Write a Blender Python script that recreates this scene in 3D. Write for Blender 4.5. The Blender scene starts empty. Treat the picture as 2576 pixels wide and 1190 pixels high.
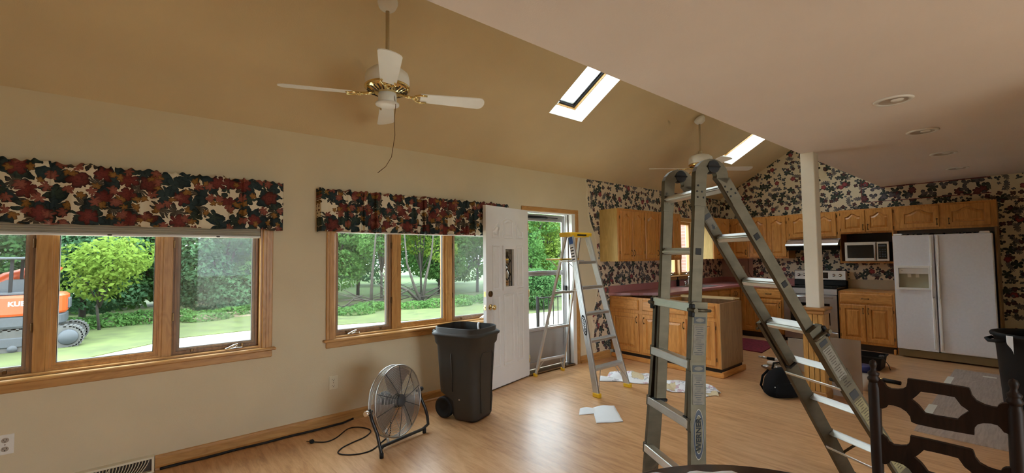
import bpy, bmesh, math, random
from mathutils import Matrix, Vector
random.seed(7)
SC = bpy.context.scene
COL = SC.collection

# ------------------------------------------------------------------ camera, sky, exposure
cam_d = bpy.data.cameras.new('camera')
cam = bpy.data.objects.new('camera', cam_d)
COL.objects.link(cam)
YAW, PITCH, ROLL = 0.87170595, 0.04419903, -0.01113019
_f = Vector((math.cos(YAW) * math.cos(PITCH), math.sin(YAW) * math.cos(PITCH), math.sin(PITCH)))
_r = _f.cross(Vector((0, 0, 1))).normalized()
_u = _r.cross(_f)
_r2 = _r * math.cos(ROLL) + _u * math.sin(ROLL)
_u2 = _u * math.cos(ROLL) - _r * math.sin(ROLL)
cam.matrix_world = Matrix(((_r2.x, _u2.x, -_f.x, 0), (_r2.y, _u2.y, -_f.y, 0), (_r2.z, _u2.z, -_f.z, 1.475), (0, 0, 0, 1)))
cam_d.sensor_fit = 'HORIZONTAL'
cam_d.sensor_width = 36.0
cam_d.lens = 1103.65 / 2576 * 36
cam_d.clip_start = 0.02
cam_d.clip_end = 300
SC.camera = cam

world = bpy.data.worlds.new('overcast_sky')
SC.world = world
world.use_nodes = True
_bg = world.node_tree.nodes['Background']
_bg.inputs['Color'].default_value = (0.79, 0.92, 1.0, 1)
_bg.inputs['Strength'].default_value = 4.0

SC.view_settings.view_transform = 'Standard'
SC.view_settings.look = 'None'
SC.view_settings.gamma = 1.0
SC.view_settings.use_curve_mapping = False
SC.view_settings.exposure = 1.7
SC.cycles.use_denoising = True
SC.cycles.max_bounces = 10
SC.cycles.diffuse_bounces = 7
SC.cycles.transparent_max_bounces = 16
SC.cycles.sample_clamp_indirect = 8.0
SC.cycles.caustics_reflective = False
SC.cycles.caustics_refractive = False

# ------------------------------------------------------------------ object helpers
def wm(o):
    m = Matrix.Identity(4)
    while o is not None:
        m = o.matrix_basis @ m
        o = o.parent
    return m

def tag(o, label=None, cat=None, group=None, kind=None):
    for k, v in (('label', label), ('category', cat), ('group', group), ('kind', kind)):
        if v:
            o[k] = v
    return o

def thing(name, label, cat, loc=(0, 0, 0), rz=0.0, group=None, kind=None):
    o = bpy.data.objects.new(name, None)
    COL.objects.link(o)
    o.empty_display_size = 0.1
    o.matrix_basis = Matrix.Translation(loc) @ Matrix.Rotation(rz, 4, 'Z')
    return tag(o, label, cat, group, kind)

def copy_tree(o, parent=None):
    c = o.copy()
    COL.objects.link(c)
    c.parent = parent
    for ch in list(o.children):
        copy_tree(ch, c)
    return c

def frame(o, x, y, z):
    """matrix with origin o and axes x, y, z"""
    x, y, z = Vector(x), Vector(y), Vector(z)
    return Matrix(((x.x, y.x, z.x, o[0]), (x.y, y.y, z.y, o[1]), (x.z, y.z, z.z, o[2]), (0, 0, 0, 1)))

def ortho(d):
    d = Vector(d).normalized()
    a = Vector((0, 0, 1)) if abs(d.z) < 0.9 else Vector((1, 0, 0))
    x = d.cross(a).normalized()
    return x, d.cross(x).normalized(), d

class MB:
    """collects shapes; build() makes one mesh object"""
    def __init__(s, T=None):
        s.v, s.f, s.sm = [], [], []
        s.T = T or Matrix.Identity(4)
    def add(s, vs, fs, smooth=False):
        n = len(s.v)
        s.v += [s.T @ Vector(p) for p in vs]
        s.f += [tuple(i + n for i in f) for f in fs]
        s.sm += [smooth] * len(fs)
        return s
    def box(s, a, b):
        x0, y0, z0 = (min(a[i], b[i]) for i in range(3))
        x1, y1, z1 = (max(a[i], b[i]) for i in range(3))
        return s.add([(x0, y0, z0), (x1, y0, z0), (x1, y1, z0), (x0, y1, z0), (x0, y0, z1), (x1, y0, z1), (x1, y1, z1), (x0, y1, z1)],
                     [(0, 3, 2, 1), (4, 5, 6, 7), (0, 1, 5, 4), (1, 2, 6, 5), (2, 3, 7, 6), (3, 0, 4, 7)])
    def bbox(s, a, b, c=0.004):
        """box with chamfered edges"""
        lo = [min(a[i], b[i]) for i in range(3)]; hi = [max(a[i], b[i]) for i in range(3)]
        c = min([c] + [(hi[i] - lo[i]) * 0.45 for i in range(3)])
        vs, idx = [], {}
        for sx in (0, 1):
            for sy in (0, 1):
                for sz in (0, 1):
                    for ax in range(3):
                        p = []
                        for i, q in enumerate((sx, sy, sz)):
                            e = hi[i] if q else lo[i]
                            if i != ax:
                                e += -c if q else c
                            p.append(e)
                        idx[(sx, sy, sz, ax)] = len(vs); vs.append(p)
        fs = []
        for ax in range(3):
            b1, b2 = (ax + 1) % 3, (ax + 2) % 3
            for q in (0, 1):
                loop = []
                for (m, n) in ((0, 0), (1, 0), (1, 1), (0, 1)):
                    k = [0, 0, 0]; k[ax] = q; k[b1] = m; k[b2] = n
                    loop.append(idx[(*k, ax)])
                fs.append(tuple(loop) if q else tuple(reversed(loop)))
        for ax in range(3):
            b1, b2 = (ax + 1) % 3, (ax + 2) % 3
            for m in (0, 1):
                for n in (0, 1):
                    k0 = [0, 0, 0]; k0[b1] = m; k0[b2] = n; k1 = list(k0); k1[ax] = 1
                    fs.append((idx[(*k0, b1)], idx[(*k1, b1)], idx[(*k1, b2)], idx[(*k0, b2)]))
        for sx in (0, 1):
            for sy in (0, 1):
                for sz in (0, 1):
                    fs.append(tuple(idx[(sx, sy, sz, ax)] for ax in range(3)))
        return s.add(vs, fs)
    def bar(s, p0, p1, w, d, up=(0, 0, 1), c=0.0):
        """box of section w x d along p0-p1; d is measured along 'up'"""
        p0, p1 = Vector(p0), Vector(p1)
        z = (p1 - p0); L = z.length; z.normalize()
        x = Vector(up).cross(z)
        if x.length < 1e-4:
            x = ortho(z)[0]
        x.normalize(); y = z.cross(x)
        t = s.T; s.T = t @ frame(p0, x, y, z)
        if c:
            s.bbox((-w / 2, -d / 2, 0), (w / 2, d / 2, L), c)
        else:
            s.box((-w / 2, -d / 2, 0), (w / 2, d / 2, L))
        s.T = t
        return s
    def cyl(s, p0, p1, r0, r1=None, n=12, cap=True, smooth=True):
        r1 = r0 if r1 is None else r1
        p0, p1 = Vector(p0), Vector(p1)
        x, y, z = ortho(p1 - p0)
        vs, fs = [], []
        for p, r in ((p0, r0), (p1, r1)):
            for i in range(n):
                a = 2 * math.pi * i / n
                vs.append(p + x * (r * math.cos(a)) + y * (r * math.sin(a)))
        for i in range(n):
            fs.append((i, (i + 1) % n, n + (i + 1) % n, n + i))
        s.add(vs, fs, smooth)
        if cap:
            s.add(vs, [tuple(reversed(range(n))), tuple(range(n, 2 * n))])
        return s
    def lathe(s, prof, o=(0, 0, 0), axis=(0, 0, 1), n=20, smooth=True, arc=None):
        """prof: list of (radius, height) along axis"""
        x, y, z = ortho(axis)
        o = Vector(o); vs, fs = [], []
        for r, h in prof:
            for i in range(n):
                a = 2 * math.pi * i / n
                vs.append(o + z * h + x * (r * math.cos(a)) + y * (r * math.sin(a)))
        for k in range(len(prof) - 1):
            for i in range(n):
                j = (i + 1) % n
                fs.append((k * n + i, k * n + j, (k + 1) * n + j, (k + 1) * n + i))
        return s.add(vs, fs, smooth)
    def tube(s, pts, r, n=8, closed=False, smooth=True, cap=True):
        pts = [Vector(p) for p in pts]
        m = len(pts); vs, fs = [], []
        prev = None
        for k, p in enumerate(pts):
            if closed:
                d = pts[(k + 1) % m] - pts[k - 1]
            else:
                d = pts[min(k + 1, m - 1)] - pts[max(k - 1, 0)]
            d.normalize()
            if prev is None:
                x = ortho(d)[0]
            else:
                x = (prev - d * prev.dot(d)).normalized()
            prev = x
            y = d.cross(x)
            rr = r[k] if isinstance(r, (list, tuple)) else r
            for i in range(n):
                a = 2 * math.pi * i / n
                vs.append(p + x * (rr * math.cos(a)) + y * (rr * math.sin(a)))
        for k in range(m if closed else m - 1):
            k2 = (k + 1) % m
            for i in range(n):
                j = (i + 1) % n
                fs.append((k * n + i, k * n + j, k2 * n + j, k2 * n + i))
        s.add(vs, fs, smooth)
        if cap and not closed:
            s.add(vs, [tuple(reversed(range(n))), tuple((m - 1) * n + i for i in range(n))])
        return s
    def prism(s, poly, z0, z1, smooth=False):
        """extrude a 2-D polygon (x, y) from z0 to z1 in the local frame"""
        n = len(poly)
        a = sum(poly[i][0] * poly[(i + 1) % n][1] - poly[(i + 1) % n][0] * poly[i][1] for i in range(n))
        if a < 0:
            poly = list(reversed(poly))
        vs = [(p[0], p[1], z0) for p in poly] + [(p[0], p[1], z1) for p in poly]
        s.add(vs, [tuple(reversed(range(n))), tuple(range(n, 2 * n))])
        return s.add(vs, [(i, (i + 1) % n, n + (i + 1) % n, n + i) for i in range(n)], smooth)
    def loft(s, loops, cap0=False, cap1=False, smooth=False, closed=True):
        n = len(loops[0]); vs = [p for l in loops for p in l]; fs = []
        for k in range(len(loops) - 1):
            for i in range(n if closed else n - 1):
                j = (i + 1) % n
                fs.append((k * n + i, k * n + j, (k + 1) * n + j, (k + 1) * n + i))
        s.add(vs, fs, smooth)
        if cap0:
            s.add(loops[0], [tuple(reversed(range(n)))])
        if cap1:
            s.add(loops[-1], [tuple(range(n))])
        return s
    def grid(s, fn, nu, nv, smooth=True):
        vs = [fn(i / nu, j / nv) for j in range(nv + 1) for i in range(nu + 1)]
        fs = [(j * (nu + 1) + i, j * (nu + 1) + i + 1, (j + 1) * (nu + 1) + i + 1, (j + 1) * (nu + 1) + i) for j in range(nv) for i in range(nu)]
        return s.add(vs, fs, smooth)
    def build(s, name, mat, parent=None, label=None, kind=None, recalc=True, solid=0.0):
        me = bpy.data.meshes.new(name)
        inv = wm(parent).inverted() if parent is not None else Matrix.Identity(4)
        me.from_pydata([inv @ p for p in s.v], [], s.f)
        me.polygons.foreach_set('use_smooth', s.sm)
        if recalc:
            bm = bmesh.new(); bm.from_mesh(me)
            bmesh.ops.remove_doubles(bm, verts=bm.verts, dist=1e-5)
            bmesh.ops.recalc_face_normals(bm, faces=bm.faces)
            bm.to_mesh(me); bm.free()
        me.materials.append(mat)
        o = bpy.data.objects.new(name, me)
        COL.objects.link(o)
        o.parent = parent
        if solid:
            m = o.modifiers.new('solid', 'SOLIDIFY'); m.thickness = solid; m.offset = 0
        if label:
            o['label'] = label
        if kind:
            o['kind'] = kind
        return o

def holes_slab(mb, u0, u1, v0, v1, t, holes, P):
    """slab with rectangular holes; P(u, v, w) maps to space, w in 0..t"""
    us = sorted({u0, u1} | {x for h in holes for x in h[:2] if u0 < x < u1})
    vs = sorted({v0, v1} | {x for h in holes for x in h[2:] if v0 < x < v1})
    def solid(i, j):
        if not (0 <= i < len(us) - 1 and 0 <= j < len(vs) - 1):
            return False
        cu, cv = (us[i] + us[i + 1]) / 2, (vs[j] + vs[j + 1]) / 2
        return not any(h[0] < cu < h[1] and h[2] < cv < h[3] for h in holes)
    for i in range(len(us) - 1):
        for j in range(len(vs) - 1):
            if not solid(i, j):
                continue
            a, b, c, d = us[i], us[i + 1], vs[j], vs[j + 1]
            mb.add([P(a, c, 0), P(b, c, 0), P(b, d, 0), P(a, d, 0)], [(0, 1, 2, 3)])
            mb.add([P(a, c, t), P(b, c, t), P(b, d, t), P(a, d, t)], [(3, 2, 1, 0)])
            for (di, dj, e) in ((-1, 0, ((a, c), (a, d))), (1, 0, ((b, d), (b, c))), (0, -1, ((b, c), (a, c))), (0, 1, ((a, d), (b, d)))):
                if not solid(i + di, j + dj):
                    (p, q), (r, w) = e
                    mb.add([P(p, q, 0), P(r, w, 0), P(r, w, t), P(p, q, t)], [(0, 1, 2, 3)])
    return mb

# ------------------------------------------------------------------ materials
class NT:
    def __init__(s, name):
        s.m = bpy.data.materials.new(name); s.m.use_nodes = True
        s.t = s.m.node_tree; s.N = s.t.nodes; s.L = s.t.links
        s.b = s.N['Principled BSDF']; s.out = s.N['Material Output']
    def n(s, typ, **kw):
        nd = s.N.new(typ)
        for k, v in kw.items():
            setattr(nd, k, v)
        return nd
    def put(s, sock, v):
        if hasattr(v, 'is_output'):
            s.L.new(v, sock)
        elif isinstance(v, (tuple, list)) and len(v) == 3 and sock.type == 'RGBA':
            sock.default_value = (*v, 1)
        else:
            sock.default_value = v
    def math(s, op, a, b=None, c=None, clamp=False):
        nd = s.n('ShaderNodeMath', operation=op, use_clamp=clamp)
        for i, x in enumerate((a, b, c)):
            if x is not None:
                s.put(nd.inputs[i], x)
        return nd.outputs[0]
    def vmath(s, op, a, b=None):
        nd = s.n('ShaderNodeVectorMath', operation=op)
        s.put(nd.inputs[0], a)
        if b is not None:
            s.put(nd.inputs[1], b)
        return nd.outputs['Value' if op in ('LENGTH', 'DISTANCE', 'DOT_PRODUCT') else 'Vector']
    def mix(s, f, a, b):
        nd = s.n('ShaderNodeMix', data_type='RGBA')
        s.put(nd.inputs[0], f); s.put(nd.inputs[6], a); s.put(nd.inputs[7], b)
        return nd.outputs[2]
    def obj(s, scale=(1, 1, 1), rot=(0, 0, 0)):
        tc = s.n('ShaderNodeTexCoord'); mp = s.n('ShaderNodeMapping')
        s.L.new(tc.outputs['Object'], mp.inputs[0])
        mp.inputs['Scale'].default_value = scale; mp.inputs['Rotation'].default_value = rot
        return mp.outputs[0]
    def noise(s, vec, scale=5, detail=3, rough=0.5, dist=0.0):
        nd = s.n('ShaderNodeTexNoise')
        s.L.new(vec, nd.inputs['Vector']); nd.inputs['Scale'].default_value = scale
        nd.inputs['Detail'].default_value = detail; nd.inputs['Roughness'].default_value = rough
        nd.inputs['Distortion'].default_value = dist
        return nd.outputs[0]
    def ramp(s, f, stops):
        nd = s.n('ShaderNodeValToRGB'); s.L.new(f, nd.inputs[0])
        e = nd.color_ramp.elements
        while len(e) < len(stops):
            e.new(0.5)
        for el, (p, c) in zip(e, stops):
            el.position = p; el.color = (*c, 1)
        return nd.outputs[0]
    def bump(s, h, strength=0.2, dist=0.01):
        nd = s.n('ShaderNodeBump'); s.L.new(h, nd.inputs['Height'])
        nd.inputs['Strength'].default_value = strength; nd.inputs['Distance'].default_value = dist
        s.L.new(nd.outputs[0], s.b.inputs['Normal'])
    def set(s, col=None, rough=None, metal=None, spec=None):
        if col is not None: s.put(s.b.inputs['Base Color'], col)
        if rough is not None: s.put(s.b.inputs['Roughness'], rough)
        if metal is not None: s.b.inputs['Metallic'].default_value = metal
        if spec is not None: s.b.inputs['Specular IOR Level'].default_value = spec
        return s

def plain(name, col, rough=0.5, metal=0.0, spec=0.5, var=0.06, vscale=6, bump=0.0, bscale=60):
    k = NT(name); v = k.obj()
    f = k.noise(v, vscale, 3)
    a = tuple(max(0, c * (1 - var)) for c in col); b = tuple(min(1, c * (1 + var)) for c in col)
    k.set(k.ramp(f, [(0.3, a), (0.7, b)]), rough, metal, spec)
    if bump:
        k.bump(k.noise(v, bscale, 2), bump, 0.004)
    return k.m

def wood(name, dark, light, rot=(0, 0, 0), scale=1.0, rough=0.4, spec=0.4, stretch=12, ring=0.3):
    """grain runs along Z; a turn about Y lays it along X, about X along Y"""
    along = 0 if rot[1] else (1 if rot[0] else 2)
    ax = lambda a, b: tuple(b if i == along else a for i in range(3))
    k = NT(name); v = k.obj(ax(scale * stretch, scale))
    g = k.noise(v, 3.0, 5, 0.6, 0.6)
    v2 = k.obj(ax(scale * 3, scale * 0.6))
    c = k.noise(v2, 2.2, 2, 0.5, 1.2)
    w = k.math('FRACT', k.math('MULTIPLY', c, 9.0))
    w = k.math('ABSOLUTE', k.math('SUBTRACT', w, 0.5))
    f = k.math('ADD', k.math('MULTIPLY', g, 0.75), k.math('MULTIPLY', w, ring))
    mid = tuple((dark[i] + light[i]) / 2 for i in range(3))
    k.set(k.ramp(f, [(0.28, dark), (0.45, mid), (0.66, light)]), rough, 0, spec)
    k.bump(g, 0.08, 0.003)
    return k.m

def motif(k, P2, scale, petals, inner, radius, keep, seed, sharp=1.0, rand=0.85, stretch=1.0):
    """flat print: one flower- or leaf-shaped blot per Voronoi cell. Returns mask, radial 0..1, cell random"""
    sh = k.vmath('ADD', P2, (seed * 3.17, seed * 1.71, 0.0))
    vo = k.n('ShaderNodeTexVoronoi', voronoi_dimensions='2D', feature='F1')
    k.L.new(sh, vo.inputs['Vector']); vo.inputs['Scale'].default_value = scale; vo.inputs['Randomness'].default_value = rand
    loc = k.vmath('SUBTRACT', sh, vo.outputs['Position'])
    sp = k.n('ShaderNodeSeparateColor'); k.L.new(vo.outputs['Color'], sp.inputs[0])
    rr, rg = sp.outputs[0], sp.outputs[1]
    vr = k.n('ShaderNodeVectorRotate', rotation_type='Z_AXIS'); k.L.new(loc, vr.inputs['Vector'])
    k.L.new(k.math('MULTIPLY', rr, 6.283), vr.inputs['Angle'])
    sx = k.n('ShaderNodeSeparateXYZ'); k.L.new(vr.outputs[0], sx.inputs[0])
    x = k.math('MULTIPLY', sx.outputs[0], stretch); y = sx.outputs[1]
    th = k.math('ARCTAN2', y, x)
    r = k.math('SQRT', k.math('ADD', k.math('MULTIPLY', x, x), k.math('MULTIPLY', y, y)))
    pet = k.math('POWER', k.math('ABSOLUTE', k.math('COSINE', k.math('MULTIPLY', th, petals / 2.0))), sharp)
    R = k.math('MULTIPLY', k.math('ADD', k.math('MULTIPLY', pet, 1 - inner), inner), radius / scale)
    q = k.math('DIVIDE', r, R)
    m = k.math('MULTIPLY', k.math('LESS_THAN', q, 1.0), k.math('LESS_THAN', rg, keep))
    return m, q, rr

def floral(name, axes, ground, layers, s=1.0, rough=0.75, warp=0.02):
    """printed floral paper or cloth; layers = (scale, petals, inner, radius, keep, seed, sharp, stretch, dark, light)"""
    k = NT(name)
    tc = k.n('ShaderNodeTexCoord'); se = k.n('ShaderNodeSeparateXYZ'); co = k.n('ShaderNodeCombineXYZ')
    k.L.new(tc.outputs['Object'], se.inputs[0])
    k.L.new(se.outputs[axes[0]], co.inputs[0]); k.L.new(se.outputs[axes[1]], co.inputs[1])
    nz = k.n('ShaderNodeTexNoise'); k.L.new(co.outputs[0], nz.inputs['Vector']); nz.inputs['Scale'].default_value = 22 * s
    wv = k.vmath('SCALE', k.vmath('SUBTRACT', nz.outputs['Color'], (0.5, 0.5, 0.5)))
    wv.node.inputs['Scale'].default_value = warp
    P2 = k.vmath('ADD', k.vmath('MULTIPLY', co.outputs[0], (1, 1, 0)), k.vmath('MULTIPLY', wv, (1, 1, 0)))
    col = k.mix(k.noise(co.outputs[0], 14 * s, 2), ground, tuple(c * 0.9 for c in ground))
    for (sc, pe, inn, rad, keep, seed, sharp, st, dk, lt) in layers:
        m, q, rr = motif(k, P2, sc * s, pe, inn, rad, keep, seed, sharp, 0.85, st)
        shade = k.math('ADD', k.math('MULTIPLY', k.math('MULTIPLY', q, q), 0.6), k.math('MULTIPLY', k.noise(co.outputs[0], 60 * s, 2), 0.6))
        c = k.mix(shade, lt, dk)
        line = k.math('LESS_THAN', k.math('FRACT', k.math('MULTIPLY', q, 2.6)), 0.22)
        c = k.mix(k.math('MULTIPLY', line, 0.55), c, dk)
        rim = k.math('GREATER_THAN', q, 0.90)
        c = k.mix(k.math('MULTIPLY', rim, 0.7), c, tuple(x * 0.5 for x in dk))
        col = k.mix(m, col, c)
    k.set(col, rough, 0, 0.25)
    return k.m

def metal(name, col, rough=0.35, var=0.1, brush=(1, 1, 40)):
    k = NT(name)
    f = k.noise(k.obj(brush), 8, 4)
    g = k.noise(k.obj(), 9, 3)
    ff = k.math('MULTIPLY', k.math('ADD', f, g), 0.5)
    k.set(k.ramp(ff, [(0.35, tuple(c * (1 - var) for c in col)), (0.65, tuple(min(1, c * (1 + var)) for c in col))]), rough, 1.0)
    return k.m

def glass(name, tint=(0.93, 0.96, 0.95), gloss=0.06):
    k = NT(name)
    tr = k.n('ShaderNodeBsdfTransparent'); tr.inputs[0].default_value = (*tint, 1)
    gl = k.n('ShaderNodeBsdfGlossy'); gl.inputs['Roughness'].default_value = 0.02
    fr = k.n('ShaderNodeFresnel'); fr.inputs['IOR'].default_value = 1.45
    mx = k.n('ShaderNodeMixShader')
    k.L.new(k.math('MULTIPLY', fr.outputs[0], 0.8, clamp=True), mx.inputs[0])
    k.L.new(tr.outputs[0], mx.inputs[1]); k.L.new(gl.outputs[0], mx.inputs[2])
    k.L.new(mx.outputs[0], k.out.inputs['Surface'])
    return k.m

def screen_mat(name, alpha=0.22, col=(0.35, 0.37, 0.38)):
    k = NT(name)
    tr = k.n('ShaderNodeBsdfTransparent'); df = k.n('ShaderNodeBsdfDiffuse'); df.inputs[0].default_value = (*col, 1)
    mx = k.n('ShaderNodeMixShader')
    k.L.new(k.math('ADD', k.math('MULTIPLY', k.noise(k.obj(), 3, 2), 0.1), alpha - 0.05), mx.inputs[0])
    k.L.new(tr.outputs[0], mx.inputs[1]); k.L.new(df.outputs[0], mx.inputs[2])
    k.L.new(mx.outputs[0], k.out.inputs['Surface'])
    return k.m

def leaf_mat(name, dark, light, trans=0.45):
    k = NT(name)
    oi = k.noise(k.obj(), 1.3, 3)
    f2 = k.noise(k.obj(), 14, 2)
    c = k.ramp(k.math('ADD', k.math('MULTIPLY', oi, 0.6), k.math('MULTIPLY', f2, 0.4)), [(0.35, dark), (0.65, light)])
    d = k.n('ShaderNodeBsdfDiffuse'); t = k.n('ShaderNodeBsdfTranslucent'); mx = k.n('ShaderNodeMixShader')
    k.L.new(c, d.inputs[0]); k.L.new(c, t.inputs[0]); mx.inputs[0].default_value = trans
    k.L.new(d.outputs[0], mx.inputs[1]); k.L.new(t.outputs[0], mx.inputs[2]); k.L.new(mx.outputs[0], k.out.inputs['Surface'])
    return k.m

M = {}
M['wall'] = plain('wall_paint', (0.67, 0.58, 0.41), 0.85, var=0.03, vscale=2.5, bump=0.15, bscale=180)
M['vault'] = plain('vault_paint', (0.73, 0.60, 0.385), 0.9, var=0.05, vscale=1.4, bump=0.2, bscale=150)
M['flat'] = plain('flat_ceiling_paint', (0.80, 0.715, 0.67), 0.9, var=0.03, vscale=1.5, bump=0.25, bscale=140)
M['white_paint'] = plain('white_paint', (0.80, 0.80, 0.78), 0.45, var=0.02)
M['door_white'] = plain('door_white', (0.78, 0.77, 0.77), 0.4, var=0.02)
M['shaft'] = plain('shaft_paint', (0.86, 0.86, 0.80), 0.7, var=0.02)
M['trim'] = wood('oak_trim_upright', (0.42, 0.205, 0.062), (0.62, 0.345, 0.120), rough=0.35)
M['trim_x'] = wood('oak_trim_along_wall', (0.42, 0.205, 0.062), (0.62, 0.345, 0.120), rot=(0, math.pi / 2, 0), rough=0.35)
M['trim_y'] = wood('oak_trim_across', (0.30, 0.13, 0.035), (0.50, 0.25, 0.08), rot=(math.pi / 2, 0, 0), rough=0.35)
M['sash'] = wood('sash_wood', (0.20, 0.10, 0.04), (0.34, 0.18, 0.075), rough=0.4)
M['oak'] = wood('oak_cabinet', (0.45, 0.185, 0.043), (0.68, 0.318, 0.086), rough=0.32)
M['oak_h'] = wood('oak_cabinet_crosswise_y', (0.45, 0.185, 0.043), (0.68, 0.318, 0.086), rot=(math.pi / 2, 0, 0), rough=0.32)
M['oak_hx'] = wood('oak_cabinet_crosswise_x', (0.45, 0.185, 0.043), (0.68, 0.318, 0.086), rot=(0, math.pi / 2, 0), rough=0.32)
M['oak_side'] = wood('oak_veneer_side', (0.50, 0.33, 0.10), (0.66, 0.46, 0.17), rough=0.45, stretch=8)
M['oak_dull'] = wood('oak_panel_dull', (0.24, 0.13, 0.055), (0.36, 0.21, 0.095), rough=0.45, stretch=8)
M['pine'] = wood('bare_pine', (0.60, 0.42, 0.20), (0.74, 0.56, 0.31), rot=(math.pi / 2, 0, 0), rough=0.6, stretch=8)
M['wainscot'] = wood('wainscot_pine', (0.40, 0.20, 0.05), (0.58, 0.32, 0.10), rough=0.35)
M['dark_wood'] = wood('dark_stained_wood', (0.012, 0.006, 0.004), (0.026, 0.013, 0.008), rough=0.5, spec=0.2)
M['table_wood'] = wood('dark_table_top', (0.028, 0.013, 0.009), (0.060, 0.030, 0.020), rot=(0, math.pi / 2, 0), rough=0.3)
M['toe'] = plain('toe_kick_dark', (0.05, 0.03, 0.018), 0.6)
M['black'] = plain('black_plastic', (0.010, 0.010, 0.011), 0.6, spec=0.3, var=0.2)
M['black_gloss'] = plain('black_glass', (0.008, 0.008, 0.009), 0.08, var=0.1)
M['black_metal'] = plain('black_tube', (0.015, 0.015, 0.016), 0.35, var=0.2)
M['black_cloth'] = plain('black_nylon', (0.007, 0.007, 0.008), 0.9, spec=0.15, var=0.3, bump=0.3, bscale=200)
M['bronze'] = metal('antique_bronze', (0.16, 0.09, 0.04), 0.35)
M['brass'] = metal('polished_brass', (0.80, 0.62, 0.28), 0.12, 0.03)
M['chrome'] = metal('chrome', (0.80, 0.79, 0.76), 0.10, 0.03)
M['steel'] = metal('stainless_steel', (0.60, 0.60, 0.60), 0.28, 0.05, (1, 40, 1))
M['alu'] = metal('ladder_aluminium', (0.62, 0.62, 0.61), 0.40, 0.06)
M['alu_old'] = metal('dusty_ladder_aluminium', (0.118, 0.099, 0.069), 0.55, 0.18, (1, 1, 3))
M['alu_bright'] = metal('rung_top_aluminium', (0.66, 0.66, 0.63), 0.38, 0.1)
M['storm'] = metal('storm_door_aluminium', (0.50, 0.50, 0.50), 0.45, 0.04)
M['storm_panel'] = plain('storm_door_panel', (0.40, 0.40, 0.40), 0.45, var=0.03)
M['guard'] = metal('fan_guard_chrome', (0.50, 0.48, 0.45), 0.3, 0.1)
M['yellow'] = plain('yellow_plastic', (0.80, 0.50, 0.02), 0.4, var=0.05)
M['white_plastic'] = plain('white_plastic', (0.78, 0.77, 0.74), 0.35, var=0.02)
M['cream'] = plain('cream_plastic', (0.72, 0.66, 0.50), 0.4, var=0.03)
M['fan_white'] = plain('fan_white', (0.86, 0.86, 0.84), 0.4, var=0.03)
M['rod_cream'] = plain('rod_cream', (0.50, 0.40, 0.24), 0.45, var=0.04)
M['fridge'] = plain('fridge_white', (0.82, 0.835, 0.90), 0.45, var=0.025, vscale=40, bump=0.12, bscale=260)
M['fridge_trim'] = plain('fridge_trim_white', (0.88, 0.87, 0.85), 0.35, var=0.02)
M['fridge_grille'] = plain('fridge_grille', (0.24, 0.18, 0.09), 0.6, var=0.1)
M['disp'] = plain('dispenser_recess', (0.42, 0.38, 0.24), 0.5, var=0.05)
M['bin'] = plain('bin_plastic', (0.040, 0.035, 0.029), 0.62, var=0.06, bump=0.1, bscale=120)
M['bin_in'] = plain('bin_inside', (0.020, 0.018, 0.016), 0.6)
M['laminate'] = plain('rose_laminate', (0.44, 0.18, 0.175), 0.3, var=0.10, vscale=90)
M['rug'] = plain('burgundy_pile', (0.20, 0.022, 0.045), 0.95, var=0.35, vscale=30, bump=0.6, bscale=140)
M['paper'] = plain('white_paper', (0.82, 0.84, 0.86), 0.8, var=0.015)
M['drywall'] = plain('drywall_grey', (0.40, 0.34, 0.285), 0.9, var=0.04)
M['drywall_w'] = plain('drywall_white', (0.62, 0.61, 0.58), 0.9, var=0.04)
M['pink_wall'] = plain('pink_primer', (0.46, 0.33, 0.29), 0.85, var=0.06, vscale=8)
M['tan_wall'] = plain('tan_primer', (0.50, 0.42, 0.28), 0.85, var=0.05)
M['tape'] = plain('masking_tape', (0.78, 0.76, 0.68), 0.7, var=0.03)
M['red_line'] = plain('border_red_line', (0.16, 0.03, 0.035), 0.7)
M['blue'] = plain('blue_plastic', (0.015, 0.03, 0.16), 0.4)
M['sticker_black'] = plain('sticker_black', (0.015, 0.015, 0.016), 0.5)
M['sticker_grey'] = plain('sticker_grey', (0.175, 0.155, 0.118), 0.6, var=0.15, vscale=40)
M['sticker_blue'] = plain('sticker_blue', (0.03, 0.10, 0.35), 0.4)
M['logo_blue'] = plain('logo_navy', (0.006, 0.013, 0.032), 0.4)
M['logo_tan'] = plain('logo_tan', (0.42, 0.38, 0.30), 0.5)
M['glass'] = glass('window_glass')
M['screen'] = screen_mat('insect_screen', 0.20, (0.42, 0.44, 0.44))
M['lens'] = plain('lamp_reflector', (0.80, 0.78, 0.74), 0.25)
M['baffle'] = plain('lamp_baffle', (0.42, 0.36, 0.30), 0.5)
M['shade'] = plain('cellular_shade', (0.52, 0.49, 0.40), 0.9, var=0.04)
M['orange'] = plain('machine_orange', (0.36, 0.050, 0.008), 0.4)
M['machine_grey'] = plain('machine_grey', (0.040, 0.045, 0.052), 0.55)
M['track'] = plain('rubber_track', (0.060, 0.058, 0.054), 0.8, var=0.2)
M['bark'] = plain('bark', (0.032, 0.026, 0.020), 0.9, var=0.3, vscale=12, bump=0.5, bscale=40)
M['branch'] = plain('dead_branch', (0.038, 0.030, 0.022), 0.9, var=0.3)
M['lumber'] = wood('weathered_lumber', (0.20, 0.16, 0.10), (0.30, 0.24, 0.16), rot=(0, math.pi / 2, 0), rough=0.8)
M['sand'] = plain('sandy_gravel', (0.58, 0.515, 0.41), 0.95, var=0.10, vscale=5)
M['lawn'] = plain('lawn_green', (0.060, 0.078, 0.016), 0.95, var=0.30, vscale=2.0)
M['far_lawn'] = plain('pale_lawn', (0.070, 0.112, 0.030), 0.95, var=0.2, vscale=0.6)  # lighter green than the near lawn
M['concrete'] = plain('porch_concrete', (0.45, 0.42, 0.38), 0.9, var=0.08)
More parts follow.
